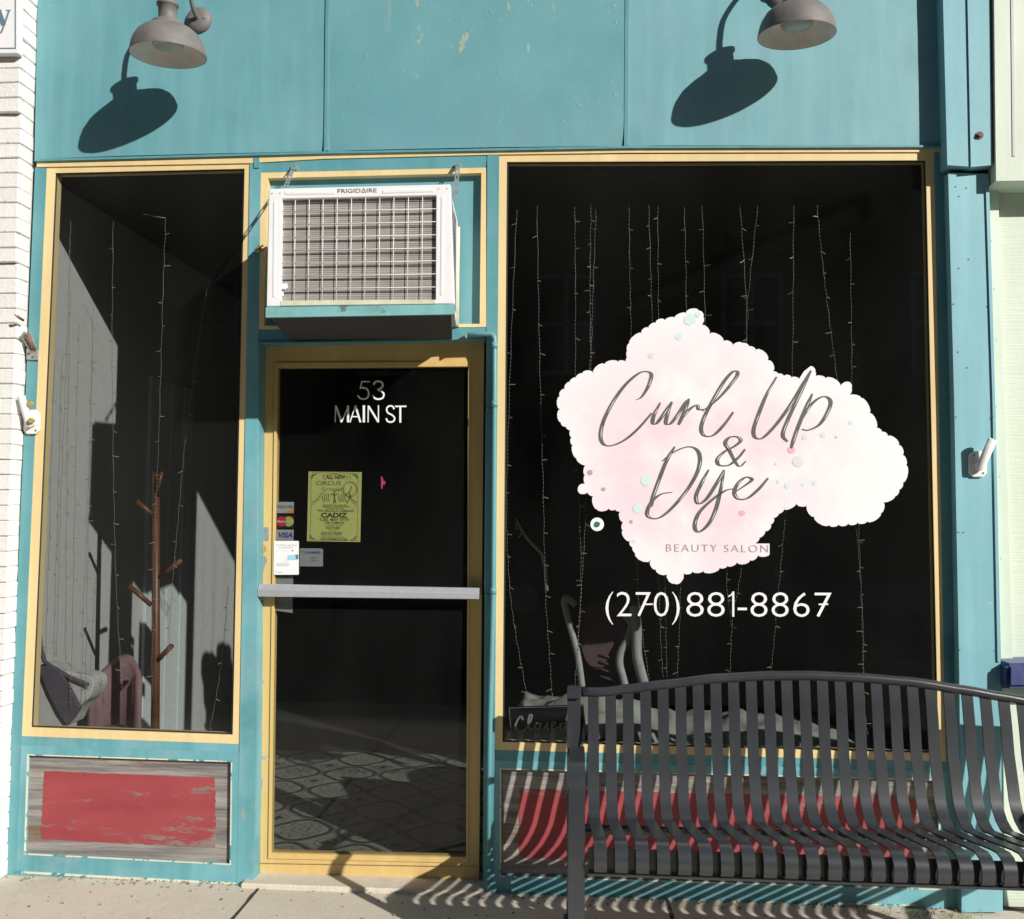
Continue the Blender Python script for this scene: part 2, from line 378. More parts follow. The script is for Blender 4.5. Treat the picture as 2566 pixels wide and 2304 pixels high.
M['ink'] = plain('charcoal_script', (.095, .10, .092), .6, bump=0, var=.25, scale=30)
M['mauve'] = plain('mauve_print', (.42, .33, .38), .6, bump=0)
for nme, c in dict(mint=(.58, .73, .72), rose=(.78, .40, .48), plum=(.45, .32, .40), grey=(.66, .65, .64), greyv=(.38, .38, .40), bottle=(.05, .14, .10),
                   poster=(.50, .50, .17), posterink=(.07, .08, .03), orange=(.62, .27, .05), navy=(.012, .013, .035), mcred=(.50, .03, .05), mcyel=(.42, .45, .05), visablue=(.035, .06, .30),
                   cardgrey=(.36, .36, .40), chamber=(.30, .31, .33), sky=(.30, .60, .75), pale=(.62, .63, .64), slate=(.12, .2, .26), textgrey=(.45, .46, .47), brass=(.40, .28, .12), magenta=(.30, .03, .12)).items():
    M[nme] = plain(nme, c, .5, var=.04, bump=0)
M['yellowbolt'] = plain('yellow_brass_bolt', (.55, .42, .10), .4, .3)
M['farbrick'] = plain('far_brown_brick', (.20, .12, .09), .9, var=.25, scale=6)
M['farwhite'] = plain('far_white_trim', (.6, .6, .58), .7)
M['weed'] = plain('dry_grass', (.22, .24, .08), .9, var=.4)

# ------------------------------------------------------------------ ground
props(add('ground', [(-150, -150, -.17), (150, -150, -.17), (150, 150, -.17), (-150, 150, -.17)], [(0, 1, 2, 3)], M['ground']), kind='structure')
props(box('street', -60, 60, -12.5, -3.262, -.168, -.14, M['asphalt']), kind='structure')
props(box('curb', -60, 60, -3.26, -3.12, -.166, -.004, M['concrete'], bev=.01), kind='structure')
walk = props(box('sidewalk', -30, 30, -3.118, .6, -.165, -.003, M['dirt']), kind='structure')
jx = -.905
k0 = -8
for i in range(14):
    xa = jx + (i-7)*1.52; xb = xa + 1.52
    for (ya, yb) in ((-1.53, -.002), (-3.105, -1.545)):
        g = .006
        add('slab', *boxg(xa+g+.0*ya, xb-g, ya, yb, -.1, random.uniform(-.0015, .0)), M['concrete'], walk)

# ------------------------------------------------------------------ shop front
shop = emp('shop_building', (0, .3, 0), 'teal and yellow painted shopfront with two big dark windows and a glazed door', 'shop')
# fascia
FY = -.010
top = -760
def xt(x0, x1, ys): return x0 + (x0-x1)/380.0*760       # extrapolate a seam upward
sL, s1, s2, sR = (99.7, 92.5), (817, 812.5), (1568, 1565), (2364, 2373)
import mathutils.noise as mn
def fpanel(a, b, ya, yb, yoff, m):
    A = (xt(a[0], a[1], 0), top); B = (xt(b[0], b[1], 0), top); nx_, ny_ = 30, 44
    V = []; F = []
    for j in range(ny_+1):
        v = j/ny_
        for i in range(nx_+1):
            u = i/nx_; yy = top + (ya+(yb-ya)*u - 1.6*math.sin(PI*u) - top)*v
            xl = A[0]+(a[1]-A[0])*v; xr_ = B[0]+(b[1]-B[0])*v; p = at(xl+(xr_-xl)*u, yy, FY+yoff)
            e = min(1, 8*u, 8*(1-u)); bk = .006*mn.noise(Vector((p.x*2.3, 3.1, p.z*2.0)))*e + .0012*mn.noise(Vector((p.x*9, 1, p.z*7)))
            for cu_ in (a[1], b[1]):                       # dents where the sheet was nailed by the seams
                dd = ((xl+(xr_-xl)*u-cu_)**2 + ((yy-ya)*1.3)**2)**.5; bk += .007*math.exp(-(dd/45)**2)*(1 if 120 < cu_ < 2200 else 0)
            V.append((p.x, p.y + bk, p.z))
    for j in range(ny_):
        for i in range(nx_): q_ = j*(nx_+1)+i; F.append((q_, q_+nx_+1, q_+nx_+2, q_+1))
    n = len(V); edge = [i for i in range(nx_+1)] + [j*(nx_+1)+nx_ for j in range(1, ny_+1)] + [ny_*(nx_+1)+i for i in range(nx_-1, -1, -1)] + [j*(nx_+1) for j in range(ny_-1, 0, -1)]
    V += [(V[e_][0], .045, V[e_][2]) for e_ in edge]; m_ = len(edge)
    for i in range(m_): F.append((edge[i], edge[(i+1) % m_], n+(i+1) % m_, n+i))
    o = add('fascia_panel', V, F, m, shop, smooth=True); o.data.set_sharp_from_angle(angle=math.radians(40)); return o
fpanel((sL[0]-6, sL[1]-6), (s1[0]-2, s1[1]-2), 399, 379, 0, M['fascia'])
fpanel((s1[0]+3, s1[1]+3), (s2[0]-2, s2[1]-2), 379, 366, -.003, M['fascia_worn'])
M['fascia_sheen'] = paint('fascia_teal_sheen', (.140, .332, .380), (.175, .372, .415), rough=.5, peel=.3, dirt=(.18, .30, .36))  # glancing sheen on the right panel, painted in as lighter, bluer teal
fpanel((s2[0]+2, s2[1]+2), (sR[0]+8, sR[1]+8), 366, 364, .001, M['fascia_sheen'])
for s, yy in ((s1, 381), (s2, 368)):
    slab('seam_strip', [(xt(*s, 0)-1.5, top), (xt(*s, 0)+5.5, top), (s[1]+6, yy-2), (s[1]-1, yy-1)], FY-.005, FY+.01, M['teal'], shop)
    slab('seam_strip', [(xt(*s, 0)+5.7, top), (xt(*s, 0)+9, top), (s[1]+10, yy-4), (s[1]+6.2, yy-4)], FY-.0045, FY+.01, M['fascia'], shop)
lip = [(86, 399), (s1[1], 380), (s2[1], 366), (sR[1]+8, 364), (sR[1]+8, 369), (s2[1], 371.5), (s1[1], 385), (86, 404.5)]
slab('drip_edge', lip, FY-.006, FY+.02, M['teal'], shop)
# backing behind the trim so that no light leaks in
box('head_beam', -1.95, 1.80, .046, .12, 2.772, 4.2, M['int_dark'], shop)
# yellow head trim under the fascia
hd = [(92, 405), (620, 389), (812, 383.5), (1250, 375.5), (1567, 371), (2374, 370), (2374, 381), (1567, 383), (1250, 387.5), (812, 398), (628, 409), (92, 419)]
slab('head_trim', hd, -.006, .04, M['yellow'], shop)
# posts
pl = [(88, 419), (117, 418.5), (54, 1845), (52, 2198), (13, 2198), (34, 1700)]
slab('post', pl, -.002, .046, M['teal'], shop)
slab('post', [(626, 409.5), (654, 409), (647.5, 862), (641, 1850), (635, 2224), (592, 2226), (600, 1865)], -.004, .10, M['teal_base'], shop)
slab('post', [(1221, 388), (1251, 387.5), (1247.5, 820), (1240, 1880), (1239, 2258), (1209.5, 2256), (1214, 1500), (1219, 820)], -.004, .10, M['teal'], shop)
slab('post', [(2341, 381.5), (2385, 381), (2425, 1700), (2425, 2290), (2372, 2290), (2371, 1909), (2366, 1680)], -.002, .10, M['teal'], shop)
# rails
slab('rail', [(654.3, 399.5), (1220.7, 388.8), (1217.5, 420), (654, 433)], -.0015, .05, M['teal'], shop)
slab('rail', [(54.3, 1845.3), (599.7, 1865.3), (598.7, 1886), (53.5, 1868)], -.001, .06, M['teal_base'], shop)
slab('rail', [(1240.4, 1880.3), (2370.6, 1909.3), (2371, 1932), (1239.6, 1905)], -.001, .06, M['teal'], shop)
slab('door_head_rail', [(647.7, 826), (1218.7, 820.3), (1215, 849), (648, 862)], -.001, .11, M['teal'], shop)
slab('drip_flashing', [(647.7, 858), (1108, 850), (1186, 843.2), (1214, 843), (1214, 846), (1186, 846.5), (1108, 854.3), (647.7, 862)], -.010, -.0012, M['teal'], shop)
# small screwed bracket on the top of the left post
slab('corner_plate', [(635, 396), (650, 396), (650, 421), (636, 421)], -.0085, -.0065, M['teal'], shop)

def window(outer, inner, name_label, gy=.013):
    f = ring('shop_window', outer, inner, 0.0, .05, M['yellow'], shop)
    if name_label: f['label'] = name_label
    (a, b, c, d) = inner
    slab('glass_pane', [(a[0]-8, a[1]-8), (b[0]+8, b[1]-8), (c[0]+8, c[1]+8), (d[0]-8, d[1]+8)], gy, gy+.0004, M['glass'], f)
    mm = lambda p, q, k: (p[0]+(q[0]-p[0])*k, p[1]+(q[1]-p[1])*k)
    ctr = ((a[0]+c[0])/2, (a[1]+c[1])/2)
    sh = [tuple(p[i] - 4*(1 if p[i] > ctr[i] else -1) for i in (0, 1)) for p in inner]
    ring('glazing_bead', [tuple(p[i]+.8*(1 if p[i] > ctr[i] else -1) for i in (0, 1)) for p in inner], sh, .006, .0122, M['dark'], f)
    return f
wl = window([(117, 420), (628, 409.5), (600, 1865), (54, 1845)], [(138, 434), (613, 423), (583, 1842), (77, 1823)], 'tall narrow yellow framed window')
wr = window([(1250.6, 387.8), (2341, 381.8), (2371, 1909), (1240, 1880)], [(1270, 406), (2320, 402), (2352, 1888), (1259, 1860)], 'wide yellow framed window')

# panel over the door that carries the air conditioner
tp = ring('transom_panel', [(654, 433.3), (1218, 420.3), (1218.3, 820), (647.8, 825.7)], [(671.5, 447), (1206, 434), (1202, 812), (661, 817)], -.003, .04, M['yellow'], shop, label='yellow framed panel over the door')
slab('infill_board', [(655, 440), (1212, 427), (1210, 818), (650, 822)], .028, .045, M['fascia'], tp)

# bulkheads under the windows
def bulkhead(o, i, red, label):
    f = ring('bulkhead_panel', o, i, -.003, .06, M['teal_base'], shop); f['label'] = label
    c = ((i[0][0]+i[2][0])/2, (i[0][1]+i[2][1])/2)
    grow = lambda P, k: [tuple(p[q]+k*(1 if p[q] > c[q] else -1) for q in (0, 1)) for p in P]
    ring('caulk_bead', grow(i, 2.4), grow(i, -.6), -.0042, .002, M['bead'], f)
    slab('wood_board', grow(i, 6), .013, .05, M['wood'], f)
    n = 26; pr = []
    for a in range(4):
        p, q = red[a], red[(a+1) % 4]
        for t in range(n): pr.append((p[0]+(q[0]-p[0])*t/n + random.uniform(-1.6, 1.6), p[1]+(q[1]-p[1])*t/n + random.uniform(-1.4, 1.4)))
    slab('painted_area', pr, .0115, .0135, M['red'], f)
bulkhead([(53.5, 1868.3), (598.7, 1886.3), (592, 2225), (40, 2199)], [(70, 1893), (579, 1910), (576, 2166), (62, 2140)], [(110.6, 1933), (539, 1949), (541, 2125), (102, 2103)], 'weathered board panel under the narrow window')
bulkhead([(1239.6, 1905.3), (2371, 1932.3), (2371.6, 2294), (1239.6, 2256)], [(1255, 1928), (2350, 1956), (2357, 2229), (1255, 2196)], [(1302, 1977), (2296, 2003), (2303, 2182), (1302, 2149)], 'weathered board panel behind the bench')

# pilaster at the right end, two storeys of sheet metal
PY = -.045
pil = slab('pilaster', [(2376, 433), (2478, 436), (2493, 1000), (2507, 1661), (2513, 2286), (2410, 2287), (2404, 1700), (2391, 1000)], PY, .10, M['pilaster'], shop)
slab('edge_strip', [(2470.5, 470), (2479, 471), (2494, 1000), (2508, 1659), (2500, 1659), (2487, 1000)], PY-.006, PY+.02, M['pilaster'], pil)
pu = slab('pilaster', [(2343, -760), (2408, -760), (2432, 418), (2374, 414)], -.074, .10, M['pilaster'], shop)
slab('pilaster', [(2409, -760), (2469, -760), (2487, 414), (2433, 419)], -.080, .10, M['pilaster'], shop)
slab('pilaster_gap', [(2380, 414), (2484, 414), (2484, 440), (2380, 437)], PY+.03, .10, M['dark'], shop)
for (x, y) in [(336, 437), (404, 446), (357, 500), (420, 910), (355, 970), (320, 1203), (556, 1208), (350, 1515), (408, 1617)]:
    disc('screw', 2266+x*.3846, 300+y*.3846, 1.9, PY-.0015-(.006 if x > 500 else 0), M['rust'], pil, n=8)
for (x, y) in [(316, 110), (540, 112), (360, 813), (330, 812), (338, 1527), (565, 1527)]:
    disc('screw', 2266+x*.412, 1000+y*.412, 1.9, PY-.0015-(.006 if x > 500 else 0), M['rust'], pil, n=8)
b = MB(); c = at(2454, 340, -.080); b.put(*tubeg([(c.x, c.y, c.z), (c.x, c.y-.004, c.z)], .014, 14)); b.put(*tubeg([(c.x, c.y-.004, c.z), (c.x, c.y-.012, c.z)], .008, 8))
b.build('bolt_head', M['rust'], pu)

# door
DY = .07
dr = ring('door', [(652, 860), (1213, 857), (1200, 2222), (638, 2202)], [(694, 921), (1174, 918), (1168.5, 2150), (677, 2139)], DY, DY+.045, M['door_yellow'], shop)
ring('glazing_stop', [(689, 910), (1178, 907), (1172, 2163), (672, 2152)], [(694.5, 921.5), (1173.5, 918.5), (1168, 2149.5), (677.5, 2138.5)], DY-.006, DY+.0095, M['door_yellow'], dr)
slab('glass_pane', [(688, 912), (1180, 910), (1174, 2158), (670, 2146)], DY+.010, DY+.0104, M['glass'], dr)
a0, a1 = at(647, 1480, -.0), at(1201, 1488, -.0)
L0, L1 = at(645, 1464, .012), at(645, 1496, .0); R0, R1 = at(1200, 1474, .012), at(1200, 1503, .0)
V = []
for t_, b_ in ((L0, L1), (R0, R1)):
    zt_, zb_ = t_.z, b_.z; m_ = zt_-(zt_-zb_)*.46
    V += [(b_.x, .026, zt_), (b_.x, .014, zt_), (b_.x, .0, m_), (b_.x, .0, zb_+.003), (b_.x, .004, zb_), (b_.x, .026, zb_)]
add('push_bar', V, [(i, (i+1) % 6, 6+(i+1) % 6, 6+i) for i in range(6)] + [tuple(range(6)), tuple(range(11, 5, -1))], M['alu'], dr, bev=.0012)
for (x0, x1, ya, yb) in ((652, 672, 1470, 1492), (1178, 1196, 1478, 1500)):
    slab('bar_bracket', [(x0, ya), (x1, ya), (x1, yb), (x0, yb)], .022, DY+.002, M['galv'], dr)
c = at(659, 1375, DY); tube('lock_cylinder', [(c.x, c.y+.005, c.z), (c.x, c.y-.008, c.z)], .0155, M['brass'], dr, n=18, smooth=False)
slab('worn_patch', [(650, 1322), (673, 1321), (673, 1354), (669, 1356), (650, 1355)], DY-.0012, DY, M['galv'], dr)
slab('door_sweep', [(641, 2201.5), (1199.5, 2221.5), (1199.5, 2228), (641, 2208)], DY+.004, DY+.02, M['dark'], dr)
for P_ in ([(650, 1396), (664, 1392), (669, 1404), (663, 1422), (658, 1440), (652, 1462), (648, 1470), (647, 1440)], [(651, 1951), (659, 1955), (655, 1981), (643, 2003), (642, 1975)], [(690, 1331), (695, 1335), (691, 1352), (687, 1345)], [(652, 1710), (660, 1706), (661, 1712), (655, 1716)]):
    slab('worn_patch', P_, DY-.0009, DY, M['galv'], dr)
slab('paint_chip', [(606, 2022), (613, 2030), (615, 2046), (609, 2062), (603, 2052), (602, 2036)], -.0048, -.004, M['pastel'], shop)
for P_ in ([(38, 2183.5), (592, 2213), (592, 2218), (300, 2203.5), (38, 2188.5)], [(1241, 2243), (1800, 2257), (2300, 2268.5), (2300, 2272), (1800, 2262), (1241, 2249)]):
    slab('base_bead', P_, -.0075, -.003, M['bead'], shop)
slab('kick_joint', [(640, 2163), (667, 2163.5), (1206, 2172.5), (1206, 2173.5), (640, 2164)], DY-.0068, DY-.006, M['rust'], dr)
box('threshold', at(612, 2229, 0).x, at(1214, 2246, 0).x, -.045, .14, -.012, .016, M['concrete'], shop, bev=.005)
# the jamb liner seen on the left of the door
slab('door_jamb', [(640, 862), (652.5, 862), (638.5, 2203), (634.5, 2208)], .008, .11, M['teal'], shop)

# ------------------------------------------------------------------ interior
LX = -1.945
lw = props(box('interior_wall', LX-.1, LX, .052, 5.0, -.01, 2.95, M['int_grey']), kind='structure')
for i, (ya, yb, pr) in enumerate(((1.16, 1.26, .022), (1.27, 1.42, .012), (1.43, 1.58, .012), (1.59, 1.70, .022))):
    box('casing_board', LX+.0005, LX+pr, ya, yb, .02, 2.1, M['int_white'], lw, bev=.003)
box('baseboard', LX+.0005, LX+.015, .06, 1.155, .006, .11, M['int_white'], lw)
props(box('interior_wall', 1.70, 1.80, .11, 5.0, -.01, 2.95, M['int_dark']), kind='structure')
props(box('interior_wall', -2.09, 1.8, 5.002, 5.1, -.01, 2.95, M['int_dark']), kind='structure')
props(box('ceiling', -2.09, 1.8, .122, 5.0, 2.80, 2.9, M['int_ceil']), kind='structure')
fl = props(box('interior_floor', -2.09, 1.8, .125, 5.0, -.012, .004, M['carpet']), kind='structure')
tm = bpy.data.meshes.new('tile'); V, F = boxg(-.149, .149, -.149, .149, 0, .008); tm.from_pydata([Vector(v) for v in V], [], F); tm.materials.append(M['tile'])
for i in range(8):
    for j in range(6):
        x = -1.83 + .301*i; y = .28 + .301*j
        o = link('tile', tm, fl, (x, y, .0045)); o.rotation_euler = (random.uniform(-.003, .003), random.uniform(-.003, .003), 0)
# ceiling beam and half height divider that keep the room dark behind the big window
tube('ceiling_pipe', [(1.5, .5, 2.72), (-.3, 4.4, 2.72)], .05, M['int_dark'], fl, n=10)

# display ledge with rumpled cloth behind the wide window
ledge = emp('window_ledge', (.8, .3, 0), 'low dark display ledge along the inside of the wide window', 'ledge')
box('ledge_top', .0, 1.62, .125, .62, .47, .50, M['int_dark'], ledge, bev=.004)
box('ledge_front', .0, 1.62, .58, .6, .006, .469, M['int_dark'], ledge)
V = []; F = []; nx, ny = 90, 26
import mathutils.noise as mn
for j in range(ny+1):
    for i in range(nx+1):
        x = .0 + 1.42*i/nx; y = .13 + .42*j/ny
        e = min(1, i/4, (nx-i)/10, j/3+.3, (ny-j)/3)
        hump = .25*(1-.70*i/nx)
        h = hump*(.55 + .6*mn.noise(Vector((x*3.1, y*4.5, 1.3)))) + .03*mn.noise(Vector((x*11, y*9, 4))) + .012*mn.noise(Vector((x*30, y*26, 8)))
        V.append((x + .02*mn.noise(Vector((x*9, y*9, 2))), y, .503 + max(.004, h*max(0, e))))
for j in range(ny):
    for i in range(nx): a = j*(nx+1)+i; F.append((a, a+1, a+nx+2, a+nx+1))
add('rumpled_cloth', V, F, M['cloth'], smooth=True, label='grey rumpled cloth heaped on the ledge inside the wide window', cat='cloth')

# ------------------------------------------------------------------ air conditioner
AY = -.45
acl = at(900, 780, AY)
ac = emp('air_conditioner', (acl.x, -.2, 2.12), 'white window air conditioner with wire grille mounted above the door', 'air conditioner')
OT = [(673, 473.5), (1128, 462), (1138, 762), (667, 769)]; IN = [(706, 499.5), (1092, 491), (1090.6, 752), (703, 755)]
fr = ring('front_frame', OT, IN, AY, AY+.03, M['white_metal'], ac, bev=.003)
hb = [at(676, 476, AY+.028), at(1125, 465, AY+.028), at(1135, 760, AY+.028), at(670, 767, AY+.028)]
xr = at(1146, 650, -.004).x
V = hb + [Vector((xr if i in (1, 2) else p.x-.03, -.004, p.z)) for i, p in enumerate(hb)]
add('housing', V, [(0, 1, 5, 4), (1, 2, 6, 5), (2, 3, 7, 6), (3, 0, 4, 7), (4, 5, 6, 7)], M['white_metal'], ac)
b = MB(); p1, p2 = V[1], V[2]
for i in range(30):                                        # louvre slots down the right side
    t = .06 + .88*i/30
    for (ua, ub) in ((.10, .40), (.46, .78)):
        q0 = p1.lerp(p2, t); e0 = V[5].lerp(V[6], t); a_ = q0.lerp(e0, ua) + Vector((.0015, 0, 0)); b_ = q0.lerp(e0, ub) + Vector((.0015, 0, 0)); dz = Vector((0, 0, -.0075))
        b.put([a_, b_, b_+dz, a_+dz], [(0, 1, 2, 3)])
b.build('side_louvres', M['dark'], ac, kind='stuff')
tube('sealant_bead', [Vector((xr+.004, -.006, p1.z-.02)), Vector((xr+.003, -.007, (p1.z+p2.z)/2)), Vector((xr+.004, -.006, p2.z))], .006, M['cream'], ac, n=8)
r = .2861; q = lambda x, y: (640+x*r, 380+y*r)
slab('coil', [(700, 495), (1098, 486), (1096, 757), (697, 760)], AY+.0165, AY+.05, M['coil'], ac)
b = MB()
for i in range(8):                                         # dark tube rows behind the fins
    t = (i+.35)/8; l = (706+(703-706)*t, 500+255*t); rr = (1092, 491+261*t)
    b.put(*prismg([at(l[0]-4, l[1], AY+.0155), at(rr[0]+4, rr[1], AY+.0155), at(rr[0]+4, rr[1]+2.2, AY+.0155), at(l[0]-4, l[1]+2.2, AY+.0155)], AY+.0175))
b.build('coil_tubes', M['dark'], ac)
for x in (350, 472, 594, 717, 842, 966, 1090, 1214, 1340, 1465):
    t = (x-232)/(1580-232); a = q(x, 415-28*t); c2 = q(x-10, 1312-10*t)
    tube('grille_wire', [at(*a, AY+.006), at(*c2, AY+.006)], .0013, M['white_metal'], ac, n=6)
for (ya, yb) in ((530, 502), (643, 615), (755, 730), (868, 845), (980, 958), (1095, 1072), (1205, 1187)):
    tube('grille_wire', [at(*q(222, ya), AY+.003), at(*q(1585, yb), AY+.003)], .0011, M['white_metal'], ac, n=6)
def ridge(x0, y0, x1, y1, wd):
    a, c2 = at(*q(x0, y0), AY), at(*q(x1, y1), AY); V, F = tubeg([a, c2], wd, 12); V = [Vector((v.x, AY+(v.y-AY)*.28, v.z)) for v in V]
    add('frame_ridge', V, F, M['white_metal'], ac, smooth=False)
ridge(262, 365, 695, 358, .0075); ridge(1115, 352, 1560, 338, .0075); ridge(172, 440, 165, 1275, .0065); ridge(1640, 400, 1632, 1255, .0065)
slab('bottom_strip', [q(222, 1307), q(1575, 1299), q(1576, 1333), q(220, 1350)], AY-.0015, AY+.01, M['cream'], ac)
text('lettering', 'FRIGID\u0394IRE', q(720, 364), q(1063, 357), 35*r, AY-.001, M['logo'], ac, bold=.004)
for p in ((145, 368), (215, 366), (1605, 327), (1678, 326)): disc('screw', *q(*p), 1.6, AY-.0012, M['galv'], ac, n=8)
cardt = emp('paper_tag', at(*q(250, 1200), AY+.012), 'small white tag caught in the lower left of the air conditioner grille', 'tag')
slab('tag_card', [q(226, 1165), q(275, 1150), q(285, 1190), q(262, 1212), q(224, 1205)], AY+.012, AY+.015, M['white_metal'], cardt)
slab('tag_fold', [q(228, 1235), q(246, 1230), q(244, 1268), q(226, 1268)], AY+.012, AY+.015, M['white_metal'], cardt)

tr = emp('support_tray', (acl.x, -.2, 2.09), 'worn teal metal tray carrying the air conditioner', 'tray')
slab('tray_front', [(666, 770.5), (1138.5, 763), (1139, 788), (665.5, 796)], AY-.006, AY+.006, M['tray'], tr)
p0, p1, p2, p3 = at(667, 793, AY+.0065), at(1138, 785, AY+.0065), None, None
V = [(p0.x+.01, AY+.0065, p0.z), (p1.x-.01, AY+.0065, p0.z), (at(1133, 850, -.011).x, -.011, at(1133, 850, -.011).z), (p0.x-.05, -.011, at(690, 852, -.011).z)]
V += [(v[0], v[1], p0.z+.03) for v in V]
add('tray_base', V, [(0, 3, 2, 1), (4, 5, 6, 7), (0, 1, 5, 4), (1, 2, 6, 5), (2, 3, 7, 6), (3, 0, 4, 7)], M['int_dark'], tr)
def strap(x0, y0, x1, z1, yend, label):
    a = at(x0, y0, -.014); c2 = Vector((x1, yend, z1)); e = emp('hanger_strap', a, label, 'strap', 'perforated straps holding the air conditioner')
    n = 13; d = (c2-a)/n; rt = Vector((.0085, 0, 0)); V = []; F = []
    for i in range(n+1):
        p = a + d*i; V += [p-rt, p-rt*.35, p+rt*.35, p+rt]
    for i in range(n):
        k = 4*i; F += [(k, k+1, k+5, k+4), (k+2, k+3, k+7, k+6)]
        if i % 2 == 0: F.append((k+1, k+2, k+6, k+5))
    th = Vector((0, .0012, .0012)); m = len(V); V += [v+th for v in V[:m]]; F += [tuple(i+m for i in f) for f in F]
    add('strap_band', V, F, M['galv'], e)
    add('strap_bolt', *tubeg([a+Vector((0, .014, -.012)), a+Vector((0, -.014, -.012))], .008, 8), M['galv'], e)
lt = at(715, 474, AY+.10); strap(739, 412, lt.x, lt.z+.006, AY+.10, 'galvanised perforated strap at the left of the air conditioner')
rt_ = at(1140, 500, AY+.12); strap(1148, 408, rt_.x, rt_.z, AY+.12, 'galvanised perforated strap at the right of the air conditioner')

bf = emp('brass_fitting', at(648, 628, -.03), 'cluster of small brass fittings at the left edge of the air conditioner', 'fitting')
for (x, y) in ((652, 617), (647, 622), (655, 626), (649, 631), (643, 626)):
    p_ = at(x, y, -.03); tube('brass_nut', [p_-Vector((.009, 0, .002)), p_+Vector((.012, 0, .002))], .0045, M['brass'], bf, n=8)
# conduit
cd = emp('conduit_pipe', at(1239, 2240, -.02), 'teal painted conduit pipe running down the right side of the door', 'pipe')
cy = -.0225
P = [at(1168, 840, cy), at(1228, 838, cy), at(1236, 841, cy), at(1239.5, 850, cy), at(1239, 1013, cy), at(1236, 1481, cy), at(1228, 1800, cy), at(1222, 2225, cy)]
tube('pipe', P, .0095, M['teal'], cd, n=12)
for (x, y) in ((1239, 866), (1239, 1013), (1236, 1481)): a = at(x, y, cy); tube('coupling', [a+Vector((0, 0, .012)), a-Vector((0, 0, .012))], .0122, M['teal'], cd, n=12)
for (x, y) in ((1238, 1016), (1235, 1484)): a = at(x, y, cy); box('pipe_clip', a.x-.028, a.x+.012, -.0125, -.0045, a.z-.02, a.z-.012, M['teal'], cd)
slab('elbow_fitting', [(1166, 834), (1170, 834), (1170, 847), (1166, 847)], cy-.012, cy+.012, M['galv'], cd)

# ------------------------------------------------------------------ lamps
def tilt(V, c, a):
    R_ = Matrix.Rotation(a, 3, 'X'); c = Vector(c); return [R_ @ (Vector(v)-c) + c for v in V]
def lampthing(cx, cz, label, platedx, yc=-.20, ta=math.radians(5.5)):
    e = emp('wall_lamp', (cx, -.01, cz), label, 'lamp', 'gooseneck lamps on the teal fascia')
    k_ = .137/.147
    prof = [(.147, 0), (.1475, .004), (.1455, .012), (.1415, .034), (.133, .058), (.117, .083), (.096, .101), (.070, .111), (.060, .114), (.060, .128), (.056, .131), (.040, .134), (.036, .140), (.036, .192), (.042, .194), (.042, .204), (.036, .208), (.012, .210)]
    prof = [(a*k_, b_*k_) for a, b_ in prof]
    V_, F_ = latheg(prof, (cx, yc, cz)); add('lamp_shade', tilt(V_, (cx, yc, cz), ta), F_, M['lamp'], e, smooth=True)
    inner = [(.1455, .0005), (.136, .032), (.125, .056), (.108, .080), (.088, .096), (.05, .105), (.0, .106)]
    V_, F_ = latheg([(a*k_, b_*k_) for a, b_ in inner], (cx, yc, cz)); add('shade_lining', tilt(V_, (cx, yc, cz), ta), F_, M['lamp_in'], e, smooth=True)
    gl = [(.0, .026), (.036, .027), (.052, .031), (.060, .040), (.062, .056), (.056, .070), (.044, .082), (.042, .100)]
    V_, F_ = latheg([(a*k_, b_*k_) for a, b_ in gl], (cx, yc, cz), 24); add('lamp_glass', tilt(V_, (cx, yc, cz), ta), F_, M['bulb'], e, smooth=True)
    zn = cz+.19; pz = cz+.262
    W0 = -.012; L_ = yc-W0
    arm = [(cx+platedx, W0, pz), (cx+platedx, W0+L_*.10, pz), (cx+platedx, W0+L_*.24, pz+.015), (cx+platedx*.9, W0+L_*.38, pz+.055), (cx+platedx*.7, W0+L_*.56, pz+.095), (cx+platedx*.4, W0+L_*.78, pz+.095), (cx+platedx*.1, W0+L_*1.02, pz+.05), (cx, yc-.19*math.sin(ta), pz-.02), (cx, yc-.19*math.sin(ta), zn)]
    tube('lamp_arm', smoothp(arm, 6), .0085, M['lamp'], e, n=10)
    V, F = latheg([(.0, .022), (.026, .022), (.045, .016), (.052, .008), (.053, 0)], (0, 0, 0), 28)
    V = [(cx+platedx+v[0], -.0095-v[2], pz+v[1]) for v in V]
    add('wall_plate', V, F, M['lamp'], e, smooth=True)
    for dx in (-.03, .03): add('plate_screw', *tubeg([(cx+platedx+dx, -.024, pz), (cx+platedx+dx, -.034, pz)], .005, 8), M['galv'], e)
c = at(422, 133, -.255); lampthing(c.x, c.z-.010, 'grey gooseneck barn lamp above the narrow window', .012, -.255)
c = at(1996, 83, -.215); lampthing(c.x, c.z-.010, 'grey gooseneck barn lamp above the wide window', -.012, -.215)

